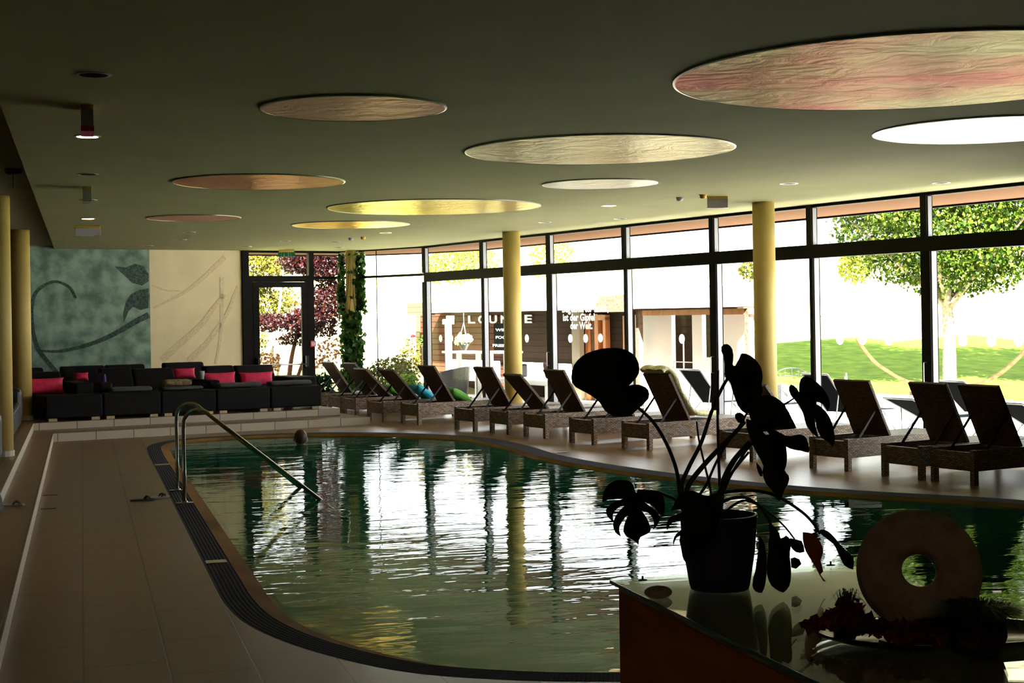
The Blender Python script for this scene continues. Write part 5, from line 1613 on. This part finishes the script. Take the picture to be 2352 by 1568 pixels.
M().add([(1.4115, 1.19, ZT - .009), (1.4115, 3.915, ZT - .009), (1.4115, 3.915, ZT + .0004), (1.4115, 1.19, ZT + .0004), (1.4145, 1.19, ZT + .0004), (1.4145, 3.915, ZT + .0004), (1.4145, 3.915, ZT - .009), (1.4145, 1.19, ZT - .009)], [(0, 1, 2, 3), (3, 2, 5, 4), (4, 5, 6, 7), (7, 6, 1, 0)]).build('glass_edge', 'glass_edge', cab, world=True)
for x, y in ((1476, 1332), (1908, 1298)):
    p = PZ(x, y, ZT)
    M().lathe([(.013, .0004), (.013, .0016), (.006, .0024), (0, .003)], 16, Matrix.Translation(p)).lathe([(.003, .002), (.003, .012), (0, .012)], 8, Matrix.Translation(p)).build('fixing_screw', 'black_metal', cab, world=True)
# plant pot and monstera
pc_ = PZ(1653, 1350, ZT)
pot = thing('monstera_plant', 'large leaved plant in a dark blue pot on the glass top', 'potted plant', (pc_.x, pc_.y, ZT + .0006))
M().lathe([(.0, 0), (.078, 0), (.082, .012), (.096, .10), (.104, .195), (.104, .200), (.098, .200), (.094, .17), (0, .17)], 48).build('pot', 'pot', pot, smooth=True)
M().lathe([(.093, .171), (.0, .178)], 24).build('soil', 'soil', pot)
def z4(p): return (1300 + p[0] / 3.408, 780 + p[1] / 3.408)
def z5(p): return (1380 + p[0] / 3.2138, 1080 + p[1] / 3.2138)
def leaf(pts, D_, tilt=(0, 0), conv=z4, m='monstera', bend=.02, name='leaf'):
    P = [conv(p) for p in pts]
    mx_, my_ = sum(p[0] for p in P) / len(P), sum(p[1] for p in P) / len(P)
    n0 = len(P)
    # refine outline, smooth it a little, then triangulate with inner points for a bent blade
    tri = tessellate_polygon([[Vector((x, y, 0)) for x, y in P]])
    bm = bmesh.new()
    V = [bm.verts.new((x, y, 0)) for x, y in P]
    for a, b, c in tri:
        try: bm.faces.new((V[a], V[b], V[c]))
        except ValueError: pass
    bmesh.ops.subdivide_edges(bm, edges=bm.edges[:], cuts=1, use_grid_fill=True)
    bmesh.ops.triangulate(bm, faces=bm.faces[:])
    bd = set()
    for e_ in bm.edges:
        if e_.is_boundary: bd.update(e_.verts)
    for v in bm.verts:
        x, y = v.co.x, v.co.y
        a, b = (x - mx_) / 100, (y - my_) / 100
        d = D_ + tilt[0] * a + tilt[1] * b + bend * (a * a + b * b) 
        q = PD(x, y, d)
        v.co = q
    me = bpy.data.meshes.new(name)
    inv = pot.matrix_basis.inverted()
    for v in bm.verts: v.co = inv @ v.co
    bmesh.ops.recalc_face_normals(bm, faces=bm.faces)
    bm.to_mesh(me); bm.free()
    me.materials.append(MT[m])
    for f in me.polygons: f.use_smooth = True
    o = bpy.data.objects.new(name, me); COL.objects.link(o); o.parent = pot
    s_ = o.modifiers.new('thick', 'SOLIDIFY'); s_.thickness = .0012
    return o
leaf([(40, 300), (45, 250), (60, 200), (90, 160), (130, 125), (175, 100), (220, 85), (280, 70), (330, 65), (385, 64), (430, 68), (480, 85), (520, 110), (550, 145), (567, 185), (575, 230), (568, 265), (552, 295), (520, 330), (490, 360), (530, 349), (575, 352), (620, 370), (642, 392), (651, 425), (645, 460), (610, 500), (560, 545), (520, 580), (485, 594), (450, 600), (410, 600), (370, 593), (330, 575), (303, 553), (287, 530), (270, 500), (235, 465), (195, 437), (155, 413), (115, 393), (75, 370), (50, 340)], 3.95, (.03, -.02))
leaf([(1235, 130), (1217, 90), (1217, 55), (1235, 36), (1262, 33), (1285, 48), (1302, 75), (1310, 120), (1308, 165), (1303, 190), (1312, 204), (1325, 203), (1340, 175), (1355, 145), (1366, 115), (1378, 104), (1405, 108), (1440, 122), (1475, 148), (1505, 180), (1525, 215), (1536, 255), (1538, 300), (1530, 350), (1540, 400), (1530, 440), (1500, 470), (1470, 500), (1440, 545), (1418, 585), (1405, 575), (1375, 555), (1345, 515), (1320, 450), (1300, 390), (1285, 330), (1265, 310), (1245, 285), (1240, 240), (1240, 185)], 4.02, (-.02, .03), name='upright_leaf')
leaf([(1430, 480), (1475, 455), (1520, 440), (1560, 432), (1600, 433), (1640, 450), (1680, 478), (1712, 505), (1722, 535), (1745, 565), (1760, 600), (1785, 650), (1803, 692), (1750, 695), (1690, 690), (1650, 680), (1600, 712), (1540, 720), (1490, 690), (1450, 640), (1425, 560)], 4.05, (.02, .03))
leaf([(1560, 700), (1610, 700), (1650, 712), (1680, 730), (1720, 750), (1760, 752), (1800, 745), (1832, 740), (1860, 750), (1880, 770), (1893, 805), (1903, 845), (1900, 882), (1870, 878), (1840, 868), (1795, 862), (1750, 850), (1700, 822), (1650, 790), (1600, 750)], 4.1, (.04, .02))
leaf([(1410, 620), (1445, 630), (1480, 650), (1510, 685), (1540, 720), (1562, 745), (1600, 738), (1640, 740), (1675, 752), (1697, 775), (1712, 805), (1722, 845), (1728, 900), (1728, 945), (1722, 985), (1710, 1020), (1722, 1042), (1740, 1060), (1746, 1090), (1735, 1130), (1712, 1165), (1698, 1205), (1682, 1250), (1665, 1262), (1648, 1240), (1625, 1195), (1595, 1160), (1565, 1125), (1545, 1080), (1538, 1030), (1545, 990), (1530, 950), (1500, 900), (1478, 860), (1458, 815), (1440, 770), (1425, 720), (1410, 670)], 3.85, (.03, -.03))
leaf([(1488, 955), (1505, 975), (1525, 1000), (1540, 1040), (1535, 1070), (1518, 1065), (1503, 1035), (1492, 1000)], 3.86)
leaf([(1745, 395), (1748, 368), (1760, 350), (1782, 358), (1804, 378), (1825, 412), (1826, 380), (1828, 345), (1838, 308), (1855, 292), (1875, 288), (1900, 292), (1922, 302), (1950, 322), (1982, 350), (2010, 378), (2033, 410), (2050, 440), (2061, 470), (2066, 505), (2062, 532), (2050, 552), (2035, 528), (2012, 505), (1985, 490), (1955, 485), (1950, 500), (1980, 515), (2008, 535), (2033, 560), (2055, 590), (2072, 622), (2085, 660), (2098, 710), (2106, 762), (2103, 800), (2090, 836), (2070, 820), (2050, 800), (2025, 785), (2000, 765), (1980, 730), (1963, 690), (1957, 640), (1948, 600), (1945, 620), (1952, 670), (1965, 720), (1977, 763), (1960, 757), (1942, 743), (1915, 715), (1888, 682), (1878, 655), (1868, 625), (1860, 590), (1848, 555), (1828, 520), (1800, 480), (1775, 455), (1758, 432)], 4.18, (.05, .02), name='split_leaf')
leaf([(1322, 610), (1325, 585), (1345, 570), (1370, 572), (1392, 588), (1402, 615), (1395, 642), (1370, 655), (1345, 645)], 4.0, name='young_leaf')
leaf([(10, 232), (12, 200), (20, 160), (38, 125), (62, 98), (95, 80), (130, 70), (165, 70), (200, 76), (225, 90), (241, 112), (250, 145), (262, 172), (268, 150), (276, 139), (310, 143), (350, 149), (395, 155), (440, 165), (458, 190), (469, 230), (470, 285), (460, 337), (443, 322), (425, 305), (408, 285), (390, 268), (360, 248), (322, 232), (345, 252), (378, 275), (410, 305), (438, 342), (430, 375), (415, 405), (385, 436), (392, 400), (388, 368), (372, 335), (348, 312), (305, 300), (318, 322), (338, 350), (355, 390), (368, 430), (362, 452), (345, 465), (318, 478), (292, 490), (280, 515), (277, 550), (262, 532), (235, 512), (205, 495), (182, 480), (166, 450), (170, 410), (182, 370), (198, 345), (213, 322), (180, 345), (155, 380), (138, 410), (134, 440), (148, 487), (128, 475), (108, 458), (95, 430), (89, 400), (95, 370), (108, 338), (130, 305), (152, 282), (172, 262), (140, 268), (115, 285), (98, 305), (88, 330), (92, 382), (68, 360), (48, 340), (40, 315), (38, 290), (52, 268), (72, 248), (120, 225), (165, 208), (115, 208), (60, 215), (32, 224)], 3.88, (.03, .0), z5, name='split_leaf')
leaf([(512, 300), (530, 270), (545, 235), (562, 205), (580, 180), (602, 160), (640, 150), (680, 150), (722, 165), (760, 185), (800, 188), (832, 200), (860, 228), (880, 260), (888, 300), (886, 340), (878, 375), (868, 405), (852, 440), (838, 475), (830, 500), (812, 522), (788, 535), (762, 552), (735, 575), (710, 590), (688, 603), (668, 622), (648, 645), (626, 678), (612, 660), (603, 635), (597, 600), (590, 560), (580, 520), (586, 480), (560, 495), (545, 525), (536, 555), (533, 525), (542, 492), (562, 465), (592, 440), (590, 400), (588, 375), (555, 378), (525, 388), (505, 410), (490, 443), (484, 420), (486, 395), (495, 368), (515, 345), (545, 330), (585, 318), (622, 288), (580, 285), (545, 292)], 3.80, (.02, .03), z5, m='monstera', name='drooping_leaf')
leaf([(1240, 390), (1262, 405), (1285, 420), (1303, 440), (1318, 470), (1328, 502), (1348, 495), (1368, 480), (1388, 495), (1398, 520), (1402, 560), (1396, 600), (1395, 640), (1402, 700), (1405, 760), (1402, 810), (1392, 852), (1372, 880), (1348, 902), (1318, 892), (1285, 872), (1258, 850), (1238, 810), (1225, 760), (1225, 700), (1232, 640), (1238, 590), (1235, 540), (1245, 490), (1246, 440)], 3.84, (.0, .02), z5)
leaf([(1170, 480), (1192, 510), (1210, 550), (1220, 620), (1225, 700), (1222, 770), (1214, 832), (1205, 870), (1188, 902), (1162, 900), (1140, 890), (1125, 872), (1118, 850), (1125, 790), (1140, 740), (1150, 670), (1160, 600), (1168, 540)], 3.84, (.0, .02), z5)
leaf([(1490, 455), (1525, 457), (1562, 466), (1595, 495), (1620, 530), (1635, 565), (1640, 600), (1632, 632), (1620, 662), (1630, 700), (1640, 745), (1620, 765), (1635, 790), (1660, 820), (1640, 815), (1608, 760), (1580, 705), (1555, 665), (1535, 635), (1515, 600), (1500, 560), (1490, 505)], 3.95, (.02, .0), z5, 'monstera_brown', name='withered_leaf')
leaf([(1608, 452), (1622, 437), (1645, 435), (1675, 448), (1700, 468), (1730, 500), (1762, 540), (1800, 580), (1835, 612), (1866, 642), (1868, 690), (1862, 732), (1830, 722), (1798, 702), (1775, 660), (1755, 615), (1735, 570), (1715, 540), (1675, 510), (1640, 482)], 3.9, (.03, .0), z5)
leaf([(1368, 510), (1400, 500), (1440, 508), (1482, 520), (1498, 560), (1502, 600), (1470, 608), (1440, 602), (1418, 585), (1400, 560)], 4.0, (0, 0), z5)
leaf([(1400, 650), (1430, 640), (1465, 655), (1480, 690), (1440, 725), (1405, 715)], 4.08, (0, 0), z5)
def stem(pts, D0, D1, r, m='stem', conv=z4):
    P = [conv(p) for p in pts]
    n = len(P)
    Q = smooth_open([PD(x, y, D0 + (D1 - D0) * i / (n - 1)) for i, (x, y) in enumerate(P)], 5)
    k = len(Q)
    M().tube(Q, [r * (.75 + .5 * i / (k - 1)) for i in range(k)], 8).build('stalk', m, pot, smooth=True, world=True)
DB = 4.0
stem([(565, 530), (680, 640), (770, 780), (840, 940), (878, 1080), (890, 1200), (930, 1290), (1000, 1400)], 3.95, DB, .0052)
stem([(1292, 255), (1210, 400), (1140, 560), (1060, 800), (960, 1000), (905, 1150), (950, 1300), (1020, 1400)], 4.02, DB, .0058)
stem([(1400, 640), (1330, 720), (1250, 800), (1080, 980), (950, 1160), (980, 1300), (1040, 1400)], 4.0, DB, .0072)
stem([(1190, 240), (1186, 560), (1194, 900), (1205, 1180), (1215, 1400)], 4.0, DB, .0042, 'stem_red')
stem([(1022, 640), (1040, 780), (1090, 1000), (1130, 1170), (1150, 1400)], 4.02, DB, .0032, 'stem_red')
stem([(1440, 800), (1310, 950), (1235, 1100), (1215, 1200), (1190, 1400)], 3.9, DB, .0085)
stem([(1430, 880), (1330, 1000), (1245, 1110), (1150, 1270), (1120, 1400)], 3.9, DB, .0042)
stem([(1380, 670), (1270, 800), (1180, 950), (1100, 1130), (1040, 1240), (1060, 1400)], 3.95, DB, .0038)
stem([(1990, 1520), (1930, 1430), (1850, 1350), (1700, 1250), (1550, 1190), (1350, 1180), (1180, 1210), (1100, 1280), (1100, 1400)], 3.95, DB, .0048)
stem([(1620, 1480), (1580, 1400), (1500, 1290), (1400, 1235), (1300, 1240), (1200, 1290), (1150, 1400)], 3.86, DB, .004)
stem([(1790, 1560), (1700, 1450), (1560, 1330), (1450, 1270), (1350, 1270), (1180, 1400)], 3.98, DB, .003)
stem([(560, 1180), (700, 1190), (780, 1215), (860, 1260), (960, 1400)], 3.9, DB, .0042)
stem([(1790, 455), (1720, 500), (1620, 570), (1540, 700), (1400, 880), (1280, 1080), (1220, 1230), (1160, 1400)], 4.15, DB, .0034, 'stem_red')
stem([(1930, 700), (1900, 690), (1940, 760), (1960, 900)], 4.0, 3.98, .001)
# stone ring, tray and its contents
DT = 3.40
cr2 = PD(2110, 1310, DT)
base = Vector((cr2.x, cr2.y, ZT))
ty_ = thing('serving_tray', 'dark oval metal tray on the glass top, under the stone ring', 'tray', (cr2.x + .0, cr2.y - .03, ZT + .0006), -YAW)
OV = Matrix.Diagonal((1.9, .98, 1, 1))
M().lathe([(0, 0), (.125, 0), (.15, .014), (.152, .020), (.147, .020), (.123, .004), (0, .004)], 56, Matrix.Translation((.03, -.02, 0)) @ OV).build('tray_body', 'tray', ty_, smooth=True)
sr = thing('stone_ring', 'carved ring shaped stone with a round hole on the glass top', 'sculpture', (cr2.x, cr2.y, ZT + .006))
n = 220
RR = .141
mm = M()
prof = []
for k in range(28):
    a = 2 * PI * k / 28
    ca, sa = math.cos(a), math.sin(a)
    prof.append(((RR + .038) / 2 + math.copysign(abs(ca) ** .75, ca) * (RR - .038) / 2, math.copysign(abs(sa) ** .85, sa) * .042))
mt_ = Matrix.Translation((0, 0, RR)) @ Matrix.Rotation(-YAW - .36, 4, 'Z') @ Matrix.Rotation(PI / 2 + .02, 4, 'X')
vs = []; fs = []
for r, z in prof:
    for k in range(n):
        q = 2 * PI * k / n
        a2 = q + (r - .038) * 3.0
        g = .0012 if k % 2 else 0
        g *= min(1, max(0, (r - .07) / .03))
        rr2 = r - g * .8
        zz2 = z * (1 - g * 25)
        vs.append(mt_ @ Vector((rr2 * math.cos(a2), rr2 * math.sin(a2), zz2)))
Pn = len(prof)
for i in range(Pn):
    j = (i + 1) % Pn
    for k in range(n):
        k2 = (k + 1) % n
        fs.append((i * n + k, i * n + k2, j * n + k2, j * n + k))
so2 = M().add(vs, fs).build('ring_body', 'stone', sr, smooth=True)
def heap(name, label, cat, x, y, D_, clus, n, size, m, seed, aspect=.7):
    c = PD(x, y, D_); c.z = ZT + .008
    t = thing(name, label, cat, c)
    leaves('petals' if cat == 'petals' else 'blades', [(PD(a, b, D_ + d).x, PD(a, b, D_ + d).y, PD(a, b, D_ + d).z, r, r, rz) for a, b, d, r, rz in clus], n, size, m, t, seed, .2, aspect)
    return t
h1 = heap('petal_heap', 'heap of dried dark red petals at the left end of the tray', 'petals', 1925, 1430, 3.36, [(1870, 1435, 0, .03, .012), (1925, 1422, 0, .05, .022), (1985, 1432, -.02, .05, .022), (1950, 1395, 0, .03, .03)], 420, .028, 'petal_dark', 61)
h1['kind'] = 'stuff'
h2 = heap('petal_heap', 'dried red petals in front of the stone ring', 'petals', 2130, 1450, 3.25, [(2080, 1455, 0, .07, .022), (2160, 1450, 0, .07, .025), (2250, 1480, -.03, .03, .015)], 360, .028, 'petal_dark', 62)
h2['kind'] = 'stuff'
def tuft(label, x, y, D_, r, h_, n, seed, potr, poth, pm):
    c = PD(x, y, D_); 
    t = thing('grass_pot', label, 'plant', (c.x, c.y, ZT + .006))
    M().lathe([(potr * .8, 0), (potr, poth * .5), (potr * .95, poth), (0, poth)], 28).build('pot', pm, t, smooth=True)
    rs = random.Random(seed)
    b = M()
    for k in range(n):
        a = rs.uniform(0, 2 * PI); q = math.sqrt(rs.random())
        st = Vector((potr * .8 * q * math.cos(a), potr * .8 * q * math.sin(a), poth - .002))
        L_ = h_ * rs.uniform(.6, 1.2)
        out = Vector((math.cos(a), math.sin(a), 0)) * r * q * rs.uniform(.6, 1.3)
        p1 = st + out * .35 + Vector((0, 0, L_)); p2 = st + out + Vector((0, 0, L_ * (1.1 - 1.1 * q * rs.random())))
        s_ = Vector((-math.sin(a), math.cos(a), 0)) * .0013
        b.add([st - s_, st + s_, p1 + s_, p1 - s_, p2], [(0, 1, 2, 3), (3, 2, 4)])
    b.build('grass_blades', 'grass_tuft', t)
tuft('bushy dark grass tuft in a dark pot, right of the stone ring', 2245, 1440, 3.20, .085, .030, 1700, 5, .062, .070, 'soil')
tuft('small spiky tuft at the left of the stone ring', 1945, 1390, 3.45, .03, .03, 70, 6, .026, .058, 'monstera_brown')
c = PZ(1497, 1378, ZT)  # added lump stands in for a bright reflection in the glass
tag(M().blob((0, 0, .014), (.038, .03, .017), 16, 10).build('reflection_lump', 'reflection_lump', smooth=True), 'pale lump added for a bright reflection on the glass top left of the pot', 'stone').location = (c.x + .03, c.y + .03, ZT)

# small pieces that sit on a part go one level below it
def kids(o): return [c for c in bpy.data.objects if c.parent == o]
def base_name(o): return o.name.split('.')[0]
NEST = {'round_sticker': 'lower_pane', 'lettering': ('lower_pane', 'board'), 'handle': ('frame', 'bag_body'), 'silver_seal': 'frame', 'arrow': 'sign_plate', 'running_figure': 'sign_plate',
        'border_line': 'sign_plate', 'button': 'push_plate', 'door_handle': 'door_leaf', 'light_strip': 'housing', 'coloured_band': 'housing', 'seat_slats': 'seat', 'fixing_screw': 'glass_top',
        'glass_edge': 'glass_top', 'push_bar_bracket': 'door_leaf', 'push_bar': 'door_leaf', 'door_pane': 'door_leaf', 'rim': 'cup_body', 'soil': ('pot', 'box')}
for root in [o for o in bpy.data.objects if o.parent is None]:
    ch = kids(root)
    byname = {}
    for c in ch: byname.setdefault(base_name(c), c)
    for c in ch:
        t_ = NEST.get(base_name(c))
        if not t_: continue
        for k_ in ((t_,) if isinstance(t_, str) else t_):
            if k_ in byname and byname[k_] is not c:
                c.parent = byname[k_]
                break
